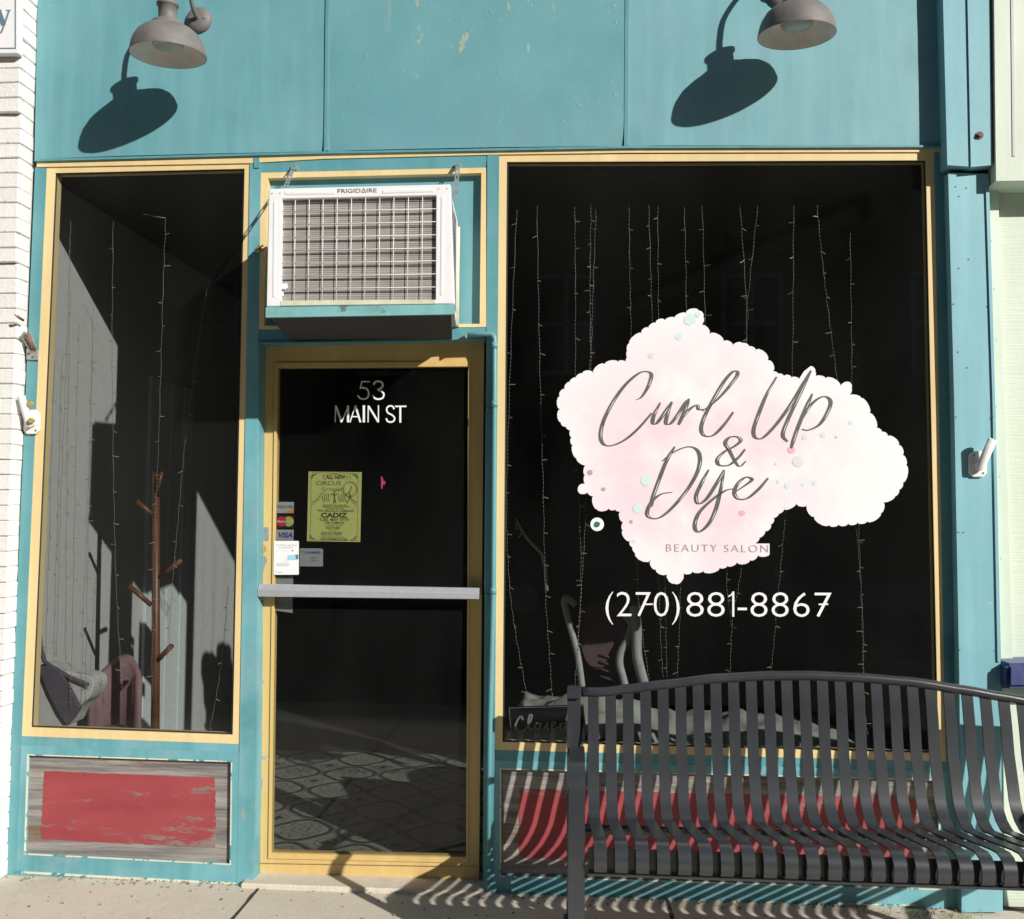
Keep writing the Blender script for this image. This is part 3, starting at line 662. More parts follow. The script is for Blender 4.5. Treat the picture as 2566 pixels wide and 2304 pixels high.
# ------------------------------------------------------------------ flag holders and bracket
def holder(plate, axis, rad, Y, label, bolts=()):
    c = at((plate[0]+plate[2])/2, (plate[1]+plate[3])/2, Y); e = emp('flag_holder', c, label, 'flag holder', 'white cast flag pole holders on the shopfront')
    x0, y0, x1, y1 = plate; k = (x1-x0)*.22
    slab('mount_plate', [(x0+k, y0), (x1-k, y0), (x1, y0+k), (x1, y1-k), (x1-k, y1), (x0+k, y1), (x0, y1-k), (x0, y0+k)], Y-.012, Y, M['white_plastic'], e, bev=.002)
    a = at(*axis[0], Y-.03); t = at(*axis[1], Y-.06)
    d = (t-a).normalized()
    V, F = tubeg([a-d*.01, t], rad, 20, cap=False); W, G = tubeg([a+d*.02, t], rad*.74, 20, cap=False)
    n = len(V); ringf = [(20+kk, 20+(kk+1) % 20, n+20+(kk+1) % 20, n+20+kk) for kk in range(20)]
    add('pole_socket', V+W, F+[tuple(i+n for i in f) for f in G]+ringf, M['white_plastic'], e, smooth=True)
    add('socket_base', *tubeg([Vector((a.x, Y-.004, a.z)), a+d*.012], [rad*1.25, rad*1.02], 16), M['white_plastic'], e, smooth=True)
    for (bx, by) in bolts: p = at(bx, by, Y-.05); tube('thumb_screw', [p+Vector((.0, .012, 0)), p-Vector((.0, .008, 0))], .010, M['yellowbolt'], e, n=8, smooth=False)
    for (bx, by) in ((x0+k*1.2, y0+k), (x1-k, y1-k)): disc('screw', bx, by, 2.6, Y-.0132, M['rust'], e, n=8)
holder((2429, 1131, 2474, 1196), ((2458, 1168), (2488, 1101)), .0155, PY, 'white cast flag holder on the blue pilaster right of the wide window')
holder((58, 1027, 98, 1088), ((72, 1062), (53, 993)), .0145, -.004, 'white cast flag holder with yellow bolts beside the white brick', ((75, 1012), (78, 1054)))
e = emp('bracket_hinge', at(80, 890, -.004), 'rusty steel hinge bracket above the flag holder at the brick edge', 'bracket')
slab('bracket_plate', [(66, 874), (93, 877), (95, 903), (67, 901)], -.010, -.004, M['galv'], e)
tube('bracket_tube', [at(82, 876, -.022), at(68, 838, -.05)], .012, M['rust'], e, n=12)
b = MB(); b.put(*tubeg([at(73, 872, -.02), at(56, 842, -.05)], .0045, 6)); b.put(*tubeg([at(88, 868, -.02), at(75, 834, -.05)], .0045, 6)); b.put(*tubeg([at(53, 846, -.052), at(64, 834, -.052)], .008, 8))
b.build('bracket_arms', M['galv'], e)
for p in ((71, 888), (81, 895), (88, 878)): disc('rivet', *p, 3.2, -.0112, M['rust'], e, n=8)

# ------------------------------------------------------------------ left neighbour: white painted brick
lb = emp('brick_building', (-2.2, -.1, 0), 'white painted brick pier at the left edge', 'building')
EX = -1.908
box('mortar_core', EX-.72, EX-.006, -.062, .04, -.01, 4.2, M['mortar'], lb)
row = .0592; z = .0; i = 0
while z < 3.9:
    pr = -.072
    if z > 2.33: pr = -.088
    if z > 2.93: pr = -.104
    pr += random.uniform(-.002, .002)
    zz0, zz1 = z+.0014, z+row-.0010
    hl = .20 if i % 2 == 0 else .095
    jx0 = random.uniform(-.002, .002)
    e1 = EX + random.uniform(-.003, .002)
    def br(xa, xb, ya):
        V, F = boxg(xa, xb, ya, .0 + .002, zz0, zz1)
        V = [(v[0]+random.uniform(-.0022, .0022), v[1]+random.uniform(-.002, .002), v[2]+random.uniform(-.0016, .0016)) for v in V]
        add('brick', V, F, M['brick'], lb, bev=.0035)
    br(e1-hl, e1, pr)
    for kx in range(3): br(e1-hl-.205-.205*kx, e1-hl-.005-.205*kx, pr+random.uniform(-.002, .002))
    z += row; i += 1
for (xx, yy) in ((46, 812),): pass
hk = emp('wall_hook', at(50, 800, -.09), 'small rusty hook stuck in the white brick above the hinge bracket', 'hook')
tube('hook_pin', [at(58, 803, -.075), at(50, 798, -.10), at(42, 792, -.118)], .0055, M['rust'], hk, n=8)
tube('hook_tip', [at(42, 792, -.118), at(38, 789, -.118)], .004, M['galv'], hk, n=8)

sg = emp('wall_sign', at(0, 134, -.128), 'white sign with dark border line and a letter y on the brick pier', 'sign')
slab('sign_board', [(-420, -420), (47, -420), (46, 134), (-420, 136)], -.136, -.106, M['white_metal'], sg, bev=.002)
strokes('border_line', [([(38.5, -420), (38.2, 123)], 3.2), ([(39, 121.5), (-420, 123)], 3.2)], -.1367, M['slate'], sg)
kk = .4243
strokes('lettering', [([(kk*-10, kk*62), (kk*22, kk*150)], 13), ([(kk*52, kk*66), (kk*24, kk*150), (kk*8, kk*190), (kk*-12, kk*202)], 4.5), ([(kk*-22, kk*63), (kk*10, kk*62)], 2.6), ([(kk*34, kk*63), (kk*64, kk*62)], 2.6)], -.1368, M['slate'], sg)

# ------------------------------------------------------------------ right neighbour: pale green building
gb = emp('green_building', (2.4, 0, 0), 'pale green sided building at the right edge', 'building')
x0 = at(2495, 454, -.115); 
slab('upper_board', [(2483, -760), (3300, -760), (3300, 440), (2496, 454)], -.092, .2, M['greenwall'], gb)
slab('groove_strip', [(2525, -760), (2531, -760), (2544.5, 392), (2537.5, 392)], -.0945, -.085, M['int_white'], gb)
slab('wall_panel', [(2500, 454), (3300, 440), (3300, 1690), (2538, 1690)], .045, .2, M['siding'], gb)
slab('trim_board', [(2476, 445), (2500.5, 445), (2517, 1000), (2539, 1660), (2508.5, 1660), (2493.5, 1000)], .018, .06, M['greenwall'], gb)
slab('wall_panel', [(2512, 1725), (3300, 1725), (3300, 2310), (2518, 2310)], .045, .2, M['siding'], gb)
sillp = [at(2525, 1664, -.10), at(3300, 1645, -.10), at(3300, 1718, -.10), at(2525, 1726, -.10)]
add('window_sill', *prismg(sillp, .06), M['bluesill'], gb, bev=.012, seg=2)
for p in ((2485, 602), (2492, 724), (2497, 851), (2498, 1020), (2506, 1194), (2509, 1399)): disc('nail_head', p[0]+1, p[1], 2.4, .0165, M['greenwall'], gb, n=8)

# ------------------------------------------------------------------ lettering and stickers on the glass
GY = .0112
z6 = lambda x, y: (1350+x*.4726, 700+y*.4726)
outline = [(480, 340), (545, 285), (620, 232), (720, 205), (780, 180), (850, 168), (872, 200), (850, 245), (905, 290), (980, 330), (1030, 355), (1080, 340), (1150, 375), (1215, 430), (1240, 490), (1300, 515), (1380, 530),
           (1405, 490), (1440, 462), (1466, 490), (1460, 520), (1520, 525), (1600, 570), (1640, 545), (1658, 575), (1640, 620), (1710, 630), (1755, 710), (1790, 790), (1850, 832), (1910, 880), (1948, 985), (1930, 1080), (1890, 1150), (1825, 1180), (1815, 1240), (1740, 1285), (1640, 1295), (1540, 1305), (1460, 1260), (1425, 1195), (1365, 1188), (1300, 1220), (1245, 1265), (1230, 1300), (1170, 1370), (1140, 1402), (1224, 1402), (1224, 1458),
           (1160, 1462), (1120, 1490), (1050, 1500), (1000, 1520), (960, 1530), (870, 1548), (760, 1552), (757, 1600), (720, 1614), (685, 1590), (690, 1556), (620, 1540), (595, 1490), (510, 1450), (485, 1390), (445, 1330), (450, 1290), (428, 1260), (440, 1225), (370, 1215), (310, 1222), (290, 1150), (258, 1128), (212, 1130), (215, 1095), (252, 1092), (245, 1040), (252, 985), (200, 950), (180, 880), (170, 800), (118, 760), (112, 690), (112, 620), (165, 545), (230, 500), (290, 500), (350, 450), (420, 438), (470, 450), (470, 380)]
sc = []
for i, p in enumerate(outline):
    p = Vector(p); qn = Vector(outline[(i+1) % len(outline)]); d = qn-p; L = d.length
    straight = {(1140, 1402), (1224, 1402), (1405, 490), (1380, 530)}
    k = max(1, round(L/random.uniform(36, 84))); nr = Vector((d.y, -d.x)).normalized()
    if tuple(outline[i]) in straight: sc.append(p); continue
    for j in range(k):
        a = p + d*(j/k); bb = p + d*((j+1)/k); m = (a+bb)/2; rr = (bb-a).length/2; fb_ = random.uniform(.34, .60)
        for s_ in range(5):
            th = PI*s_/5; sc.append(m + (a-m)*math.cos(th) + nr*rr*fb_*math.sin(th))
dc = emp('window_decal', at(1840, 1450, GY), 'white and pink cloud shaped salon decal on the wide window', 'decal')
def flat(name, pts, Y, m, parent, **kw):
    P = [at(x, y, Y) for x, y in pts]; return add(name, *prismg(P, Y+.0003), m, parent, **kw)
from mathutils.geometry import delaunay_2d_cdt
cv, _, cf, _, _, _ = delaunay_2d_cdt([Vector(z6(*p)) for p in sc], [], [list(range(len(sc)))], 1, 1e-4)
add('decal_backing', [at(v.x, v.y, GY) for v in cv], cf, M['wash'], dc)
for (x, y, rr, m) in [(800, 215, 32, 'mint'), (845, 188, 14, 'mint'), (745, 305, 20, 'mint'), (570, 1068, 30, 'mint'), (525, 1215, 28, 'mint'), (1270, 1075, 10, 'mint'), (1318, 1095, 15, 'mint'), (1402, 1090, 9, 'mint'), (1465, 1080, 14, 'mint'), (1655, 762, 11, 'mint'), (505, 1390, 11, 'mint'), (595, 405, 15, 'grey'), (1408, 838, 14, 'grey'), (1507, 826, 15, 'grey'), (1375, 968, 30, 'grey'), (1340, 905, 20, 'rose'), (1577, 838, 7, 'rose'), (1256, 981, 5, 'rose'), (1078, 1240, 16, 'rose'), (272, 1025, 15, 'plum'), (343, 1114, 11, 'plum'), (490, 1287, 10, 'plum')]:
    disc('paint_spot', *z6(x, y), rr*.4726, GY-.0010, M[m], dc, n=12, wob=.12)
brush = lambda wmax, wmin: (lambda t, d: (wmin + (wmax-wmin)*max(0, min(1, .5 - (d.x*-.25 - d.y*.75))) ** 1)*(.55+.45*math.sin(PI*min(1, max(0, t)))**.5))
hand = [
 [(515, 640), (545, 625), (580, 570), (598, 510), (575, 490), (530, 500), (460, 560), (395, 650), (345, 750), (328, 830), (345, 875), (390, 882), (460, 850), (530, 790), (600, 710)],
 [(645, 655), (612, 720), (605, 762), (628, 762), (670, 705), (708, 650)], [(708, 650), (685, 710), (675, 762), (700, 765), (740, 715), (775, 660), (798, 635)],
 [(798, 635), (770, 710), (742, 772)], [(748, 755), (795, 695), (838, 668), (850, 690), (882, 690)],
 [(868, 700), (940, 645), (1010, 570), (1055, 505), (1035, 488), (985, 540), (920, 650), (875, 740), (862, 800), (885, 832), (930, 825), (985, 770), (1032, 705)],
 [(1262, 518), (1210, 610), (1165, 720), (1140, 800), (1150, 840), (1190, 840), (1260, 770), (1340, 660), (1400, 560), (1445, 485)], [(1445, 485), (1380, 620), (1320, 750), (1295, 825), (1320, 862)],
 [(1452, 608), (1410, 700), (1370, 800), (1338, 897)], [(1395, 745), (1450, 660), (1510, 622), (1548, 645), (1535, 700), (1490, 770), (1430, 800), (1395, 795)],
 [(1100, 965), (1060, 990), (1010, 905), (990, 870), (1010, 840), (1050, 835), (1072, 855), (1040, 885), (985, 915), (948, 955), (960, 986), (1010, 985), (1060, 945), (1095, 902)],
 [(722, 888), (680, 960), (640, 1060), (605, 1160), (598, 1205)], [(655, 965), (720, 915), (800, 888), (850, 920), (850, 1000), (800, 1100), (720, 1200), (650, 1260), (600, 1268), (575, 1240), (600, 1180), (650, 1140), (710, 1130)],
 [(902, 1010), (865, 1080), (835, 1150), (848, 1190), (890, 1165), (940, 1090), (985, 1012)], [(985, 1012), (965, 1120), (940, 1220), (900, 1300), (850, 1340), (828, 1310), (850, 1240), (920, 1170), (990, 1122), (1040, 1110)],
 [(1040, 1130), (1100, 1090), (1132, 1062), (1100, 1050), (1060, 1080), (1038, 1130), (1060, 1165), (1110, 1160), (1170, 1110), (1217, 1055)]]
SC = []; HL = []
for P in hand:
    sp = [Vector(z6(*p)) for p in smoothp(P, 7)]
    SC.append((sp, lambda t, d: (2.8 + 9.6*max(0, abs(d.y)-.25)**1.1*(1 if True else 0))*(.45+.55*min(1, 6*t, 6*(1-t)+.3))))
strokes('script_lettering', SC, GY-.0014, M['ink'], dc)
for P in hand:                                               # dry brush streaks left open inside the thick strokes
    sp = [Vector(z6(*p)) for p in smoothp(P, 7)]; n = len(sp)
    for a in range(3, n-6, 11):
        seg = sp[a:a+random.randint(4, 8)]
        if len(seg) > 3 and abs((seg[-1]-seg[0]).normalized().y) > .75: HL.append(([p+Vector((.9, .3)) for p in seg], lambda t, d: 1.5*math.sin(PI*min(.98, max(.02, t)))+.2))
strokes('brush_gaps', HL, GY-.0030, M['vinyl'], dc)
text('lettering', 'BEAUTY SALON', z6(676, 1444), z6(1216, 1449), 40*.4726, GY-.0016, M['mauve'], dc, bold=-.012, space=1.25)
sp_ = emp('decal_dot', at(*z6(310, 1300), GY), 'small round white decal with dark green centre left of the cloud decal', 'decal')
disc('dot_backing', *z6(310, 1300), 36*.4726, GY, M['vinyl'], sp_, n=24); disc('dot_centre', *z6(308, 1300), 17*.4726, GY-.0006, M['bottle'], sp_, n=12, wob=.2)

ph = emp('phone_lettering', at(*z6(950, 1790), GY), 'white phone number lettering under the cloud decal', 'lettering')
zc = lambda x, y: (1283+x*.6330, 1153+y*.6330)
for t_, xa, xb in (('(270)', 370, 664), ('8', 690, 759), ('8', 773, 842), ('-', 893, 930), ('8867', 944, 1265)):
    text('lettering', t_, zc(xa, 620+ (xa-370)*.003), zc(xb, 620+(xb-370)*.003), 101*.633, GY, M['vinyl'], ph, bold=-.012, space=1.02)
strokes('lettering', [([zc(876, 521), zc(876, 621)], 8*.633), ([zc(856, 541), zc(866, 536), zc(876, 523)], 5*.633)], GY-.0001, M['vinyl'], ph, kind='stuff')
for xa, xb in ((519, 557), (1214, 1252)): strokes('seven_bar', [([zc(xa, 572), zc(xb, 571)], 6*.633)], GY-.0005, M['vinyl'], ph)

dgy = DY+.0088
z5 = lambda x, y: (560+x*.4243, 760+y*.4243)
ad = emp('address_lettering', at(*z5(870, 705), dgy), 'white 53 MAIN ST lettering at the top of the door glass', 'lettering')
z7 = lambda x, y: (800+x*.12827, 930+y*.12827)
A = []
for P, wd in (([(310, 1005), (322, 672)], 22), ([(322, 680), (437, 1000)], 40), ([(437, 1000), (572, 680)], 22), ([(563, 676), (563, 1005)], 44), ([(600, 1005), (705, 676)], 22), ([(705, 676), (806, 1005)], 38), ([(640, 893), (770, 893)], 24), ([(872, 672), (872, 1005)], 44),
              ([(953, 1005), (958, 676)], 22), ([(960, 684), (1156, 1000)], 38), ([(1157, 672), (1156, 1005)], 22), ([(1480, 692), (1703, 692)], 30), ([(1583, 700), (1583, 1010)], 38),
              (smoothp([(1462, 748), (1440, 700), (1390, 682), (1335, 705), (1318, 760), (1345, 820), (1420, 860), (1470, 915), (1458, 972), (1400, 1000), (1335, 982), (1308, 925)], 6), 32),
              ([(820, 210), (985, 210)], 24), ([(836, 206), (795, 345)], 20), (smoothp([(793, 340), (850, 327), (930, 355), (965, 430), (950, 510), (880, 550), (800, 535), (750, 478)], 6), 32),
              (smoothp([(1062, 272), (1090, 222), (1150, 202), (1220, 225), (1242, 288), (1200, 340), (1145, 368), (1210, 395), (1262, 450), (1240, 525), (1160, 552), (1085, 532), (1045, 475)], 6), 34)):
    A.append(([Vector(z7(*p)) for p in P], wd*.12827))
strokes('lettering', A, dgy, M['vinyl'], ad)

# posters and cards taped to the door
zp = lambda x, y: (660+x*.17036, 1150+y*.17036)
py = DY+.0122
po = emp('circus_poster', at(*zp(1040, 1220), py), 'yellow green circus poster taped inside the door glass', 'poster')
flat('poster_sheet', [zp(665, 188), zp(1448, 198), zp(1425, 1225), zp(640, 1213)], py, M['poster'], po)
iy = py-.0007
def ptx(s, x0, x1, y, h, bold=.0, dy=4): text('lettering', s, zp(x0, y), zp(x1, y+dy*(x1-x0)/600), h*.17036, iy, M['posterink'], po, bold=bold)
ptx('ALL NEW', 920, 1205, 296, 52, .03); ptx('CIRCUS', 775, 1140, 388, 60, .0); ptx('Grimaldi', 860, 1175, 466, 46, -.01)
ptx('THE ACROBATS, JUGGLERS,', 870, 1235, 692, 20); ptx('AERIALISTS, CONTORTIONISTS', 862, 1270, 715, 20); ptx('OF CIRCUS GRIMALDI', 905, 1180, 738, 20)
ptx('THE CIRCUS IS COMING!!!', 790, 1330, 780, 32, .015); ptx('CADIZ', 845, 1240, 862, 66, .05); ptx('TUES. MAY 19TH', 820, 1255, 915, 40, .015); ptx('THE COMPLEX', 893, 1190, 960, 34, .015)
ptx('COMPLEX ROAD', 905, 1165, 990, 16); ptx('SHOWTIMES', 915, 1130, 1032, 28, .01); ptx('5pm 7pm', 965, 1100, 1058, 17); ptx('KIDS GO FREE!!!', 848, 1155, 1120, 34, .01); ptx('CIRCUSGRIMALDI.COM', 840, 1230, 1198, 30, .01)
zl = lambda P: [Vector(zp(*p)) for p in P]
ar = []
for P, wd in [([(700, 215), (700, 640)], .7), ([(705, 680), (680, 1190)], .7), ([(1395, 225), (1390, 640)], .7), ([(1385, 700), (1380, 1190)], .7), ([(705, 205), (1400, 215)], .7), ([(680, 1195), (1375, 1205)], .7),
              ([(700, 655), (790, 600), (850, 520), (900, 480)], 1.6), ([(690, 700), (800, 620), (870, 545)], .8), ([(1390, 655), (1310, 600), (1260, 555)], 1.6), ([(1395, 700), (1300, 625), (1240, 560)], .8),
              ([(870, 250), (900, 300), (915, 300)], 1.0), ([(870, 250), (1050, 222), (1245, 265), (1212, 335)], 1.0), ([(1275, 225), (1275, 325)], .6), ([(855, 1080), (1160, 1080)], .5), ([(850, 1135), (1160, 1138)], .5), ([(815, 1155), (1200, 1160)], .5), ([(1020, 465), (1130, 468)], .8)]: ar.append((zl(P), wd))
cir = [(1275+105*math.cos(a*PI/16), 450+112*math.sin(a*PI/16)) for a in range(33)]; ar.append((zl(cir), .9)); ar.append((zl([(1275+(x-1275)*.88, 450+(y-450)*.88) for x, y in cir]), .5))
for x0 in (880, 905, 935, 965, 1120, 1150, 1180, 1210): ar.append((zl([(x0, 520+18*math.sin(x0)), (x0-12, 575), (x0+6, 632)]), 1.0))
ar += [(zl([(1047, 500), (1047, 590)]), 2.4), (zl([(985, 515), (1047, 535), (1110, 515)]), 2.0), (zl([(1045, 590), (1033, 655)]), 2.0), (zl([(1050, 590), (1068, 655)]), 2.0), (zl([(1047, 478), (1047, 495)]), 3.6)]
ar += [(zl([(1295, 400), (1290, 450), (1260, 495), (1215, 520)]), 1.8), (zl([(1265, 500), (1290, 560), (1240, 620), (1235, 660)]), 2.0)]
for (x, y, sx, sy) in ((715, 225, 1, 1), (1385, 232, -1, 1), (695, 1180, 1, -1), (1365, 1190, -1, -1)):
    ar.append((zl([(x, y+60*sy), (x+8*sx, y+25*sy), (x+25*sx, y+8*sy), (x+70*sx, y)]), 2.2)); ar.append((zl([(x+6*sx, y+6*sy), (x+30*sx, y+30*sy)]), 1.6))
strokes('drawing', ar, iy, M['posterink'], po)

def card(name, pts, m, label, cat='sticker', Y=py, group=None):
    c = emp(name, at(*zp((pts[0][0]+pts[2][0])/2, pts[2][1]), Y), label, cat, group); flat('card_sheet', [zp(*p) for p in pts], Y, M[m], c); return c
GR = 'payment card stickers on the door glass'
c1 = card('card_sticker', [(198, 636), (450, 636), (446, 802), (194, 800)], 'greyv', 'grey card sticker with an orange corner, topmost of the three by the lock', group=GR)
flat('orange_corner', [zp(300, 801), zp(446, 738), zp(446, 802)], py-.0005, M['orange'], c1); text('lettering', 'DISC VER', zp(206, 726), zp(436, 726), 40*.17036, py-.0008, M['navy'], c1, bold=.0)
disc('letter_o', *zp(330, 706), 19*.17036, py-.0010, M['orange'], c1)
c1 = card('card_sticker', [(196, 826), (450, 828), (446, 1020), (192, 1018)], 'navy', 'dark blue sticker with red and yellow circles, middle of the three by the lock', group=GR)
disc('red_circle', *zp(268, 924), 74*.17036, py-.0006, M['mcred'], c1, n=24); disc('yellow_circle', *zp(374, 924), 74*.17036, py-.0004, M['mcyel'], c1, n=24); text('lettering', 'MasterCard', zp(210, 938), zp(430, 938), 34*.17036, py-.0010, M['pale'], c1, bold=.02)
c1 = card('card_sticker', [(192, 1043), (446, 1045), (440, 1205), (188, 1203)], 'greyv', 'grey sticker with a blue word, lowest of the three by the lock', group=GR)
text('lettering', 'VISA', zp(222, 1158), zp(430, 1158), 72*.17036, py-.0008, M['visablue'], c1, bold=.035, shear=.25)
# white payment notice outside the glass
wy = DY-.0085
rc = []
for (cx, cy_, a0) in ((505, 1226, -90), (505, 1690, 0), (165, 1690, 90), (172, 1226, 180)):
    for k in range(6): a = math.radians(a0+18*k); rc.append(zp(cx+17*math.cos(a), cy_+17*math.sin(a)))
pn = emp('payment_notice', at(*zp(340, 1705), wy), 'white rounded touch-free payment notice overlapping the door stile', 'sticker')
flat('card_sheet', rc, wy, M['white_metal'], pn)
text('lettering', 'Touch-free payments', zp(185, 1282), zp(490, 1282), 28*.17036, wy-.0006, M['textgrey'], pn); text('lettering', 'accepted here', zp(230, 1318), zp(432, 1318), 28*.17036, wy-.0006, M['textgrey'], pn)
for i in range(5): disc('pay_mark', *zp(208+35*i, 1352), 1.7, wy-.0006, M['pale'], pn, n=8)
disc('pay_mark', *zp(427, 1352), 2.0, wy-.0006, M['visablue'], pn, n=8)
flat('phone_drawing', [zp(355, 1420), zp(515, 1408), zp(515, 1475), zp(355, 1485)], wy-.0006, M['sky'], pn); flat('phone_edge', [zp(468, 1412), zp(516, 1408), zp(516, 1474), zp(482, 1476)], wy-.0011, M['slate'], pn)
flat('reader_drawing', [zp(190, 1530), zp(365, 1525), zp(375, 1555), zp(355, 1578), zp(195, 1578)], wy-.0006, M['pale'], pn)
strokes('drawing', [([Vector(zp(325, 1425)), Vector(zp(315, 1495)), Vector(zp(515, 1478))], .8), ([Vector(zp(190, 1575)), Vector(zp(365, 1575)), Vector(zp(380, 1550))], .9)], wy-.0008, M['textgrey'], pn)
text('lettering', 'Square', zp(212, 1678), zp(280, 1678), 22*.17036, wy-.0006, M['textgrey'], pn); disc('pay_mark', *zp(185, 1666), 2.4, wy-.0006, M['textgrey'], pn, n=4)
c1 = card('chamber_card', [(536, 1318), (845, 1320), (878, 1334), (876, 1585), (533, 1583)], 'chamber', 'grey chamber membership card with blue heading beside the payment notice', 'card', py+.001)
text('lettering', 'CHAMBER', zp(600, 1396), zp(850, 1398), 34*.17036, py+.0003, M['visablue'], c1, bold=.02); disc('card_seal', *zp(568, 1366), 3.6, py+.0003, M['weed'], c1)
strokes('handwriting', [([Vector(zp(*p)) for p in smoothp(P, 4)], .9) for P in ([(700, 1475), (715, 1440), (722, 1470), (745, 1450), (760, 1470), (785, 1440)], [(700, 1510), (725, 1495), (740, 1515), (765, 1495), (800, 1500)])], py+.0002, M['navy'], c1)
c1 = emp('paper_strip', at(*z5(355, 1830), py+.004), 'pale grey paper strip behind the door glass crossed by the push bar', 'paper')
flat('paper_sheet', [z5(303, 1595), z5(412, 1600), z5(408, 1830), z5(300, 1815)], py+.004, M['chamber'], c1)
flat('magenta_mark', [z5(930, 1020), z5(940, 1030), z5(944, 1048), z5(958, 1055), z5(950, 1076), z5(942, 1070), z5(938, 1098), z5(931, 1096)], dgy, M['magenta'], None, label='small magenta smear in the middle of the door glass', cat='mark')

# ------------------------------------------------------------------ fairy lights
D = 2566/2027.0
ORD = ['first', 'second', 'third', 'fourth', 'fifth', 'sixth', 'seventh', 'eighth', 'ninth', 'tenth', 'eleventh', 'twelfth', 'thirteenth', 'fourteenth', 'fifteenth', 'sixteenth']
def light_string(P, Y, label, group, seed):
    rnd = random.Random(seed)
    pts = smoothp([(x*D, y*D) for x, y in P], 10)
    W3 = [at(p.x + 1.1*math.sin(i*1.9+seed), p.y, Y + .006*math.sin(i*.7+seed)) for i, p in enumerate(pts)]
    e = emp('fairy_light_string', W3[0], label, 'fairy lights', group)
    tube('light_wire', W3, .0009, M['wire'], e, n=5)
    b = MB(); acc = rnd.uniform(.03, .09)
    for i in range(1, len(W3)):
        acc -= (W3[i]-W3[i-1]).length
        if acc < 0:
            acc = rnd.uniform(.055, .15); sd = rnd.choice((-1, 1)); d = Vector((sd*rnd.uniform(.7, 1), rnd.uniform(-.5, .5), rnd.uniform(-.5, .15))).normalized()
            b.put(*tubeg([W3[i], W3[i]+d*rnd.uniform(.010, .024)], .0015, 5))
    if b.V: b.build('light_bulbs', M['led'], e, kind='stuff')
RW = [[(1023, 415), (1011, 700), (1003, 1000), (1008, 1150), (1020, 1250), (1042, 1372)], [(1063, 408), (1068, 700), (1075, 960), (1080, 1180), (1090, 1330), (1094, 1400)], [(1138, 410), (1139, 560), (1140, 800), (1150, 1120), (1145, 1250), (1137, 1370)],
      [(1170, 406), (1168, 560), (1168, 720), (1160, 1000), (1152, 1150), (1143, 1300)], [(1180, 415), (1173, 600), (1170, 730), (1163, 960)], [(1245, 408), (1247, 560), (1250, 680), (1258, 1000), (1265, 1200), (1285, 1345)],
      [(1284, 406), (1290, 600), (1292, 650), (1300, 1000), (1307, 1240), (1312, 1340)], [(1302, 408), (1304, 650), (1312, 1000), (1318, 1240), (1320, 1340)], [(1355, 410), (1358, 640), (1350, 1000), (1345, 1240), (1340, 1340)], [(1390, 406), (1396, 650), (1398, 900)],
      [(1465, 408), (1478, 640), (1474, 1000), (1468, 1120), (1450, 1230), (1445, 1340)], [(1500, 406), (1480, 600), (1478, 660), (1440, 1100), (1448, 1240)], [(1571, 408), (1568, 740), (1556, 1000), (1548, 1090), (1535, 1240), (1525, 1340)],
      [(1617, 406), (1628, 520), (1640, 620), (1658, 760)], [(1683, 460), (1686, 700), (1687, 800), (1700, 1050), (1706, 1220), (1712, 1400), (1722, 1485)], [(1694, 1040), (1702, 1130), (1709, 1250), (1708, 1340)]]
for i, P in enumerate(RW):
    light_string(P, .075 + .012*(i % 3), 'fairy light string, %s from the left in the wide window' % ORD[i], 'fairy light strings in the wide window', i+1)
LW = [[(140, 438), (136, 560), (132, 700), (120, 1000), (112, 1300)], [(156, 640), (152, 800), (148, 1000), (140, 1400)], [(184, 610), (180, 820), (176, 1000), (168, 1400)], [(224, 438), (222, 700), (225, 950), (230, 1160), (242, 1370)], [(328, 432), (322, 600), (315, 850), (305, 1100), (300, 1400)], [(410, 570), (384, 740), (364, 900), (350, 1060), (341, 1160), (332, 1300)], [(452, 1160), (440, 1300), (424, 1400), (414, 1446)]]
for i, P in enumerate(LW):
    light_string(P, .07 + .015*(i % 3), 'fairy light string, %s from the left in the narrow window' % ORD[i], 'fairy light strings in the narrow window', i+31)
tube('light_cable', [at(284*D, 532*.79*D if False else 424*D, .09), at(300*D, 428*D, .09), at(328*D, 432*D, .09)], .0012, M['wire'], n=5, label='thin cable joining two fairy light strings in the narrow window', cat='cable')

# ------------------------------------------------------------------ things inside
cs = emp('coat_stand', (at(392, 1500, .30).x, .30, .004), 'brown wooden coat stand with pegs inside the narrow window', 'coat stand')
cxx = at(392, 1500, .30).x
pt = at(391, 1180, .30)
tube('pole', [(cxx+.02, .30, .006), (cxx+.004, .30, .8), (pt.x, .30, pt.z)], [.019, .017, .015], M['coatwood'], cs, n=12)
k4 = lambda x, y: (x*.4243, 760+y*.4243)
k7 = lambda x, y: (x*.4253, 1530+y*.4253)
for (a, c2) in ((k4(915, 1260), k4(805, 1170)), (k4(938, 1620), k4(1072, 1518)), (k4(895, 1785), k4(760, 1668)), (k7(912, 310), k7(1012, 208))):
    tube('peg', [at(*a, .30), at(*c2, .27)], [.010, .011], M['coatwood'], cs, n=10)
tube('peg', [at(*k4(930, 1140), .295), at(*k4(942, 1060), .262), at(*k4(955, 1000), .262), at(*k4(968, 1020), .28)], .008, M['coatwood'], cs, n=8)
for k in range(4): a = k*PI/2+.5; tube('foot', [(cxx+.02, .30, .10), (cxx+.02+.09*math.cos(a), .30+.09*math.sin(a), .05), (cxx+.02+.17*math.cos(a), .30+.17*math.sin(a), .018)], .012, M['coatwood'], cs, n=8)

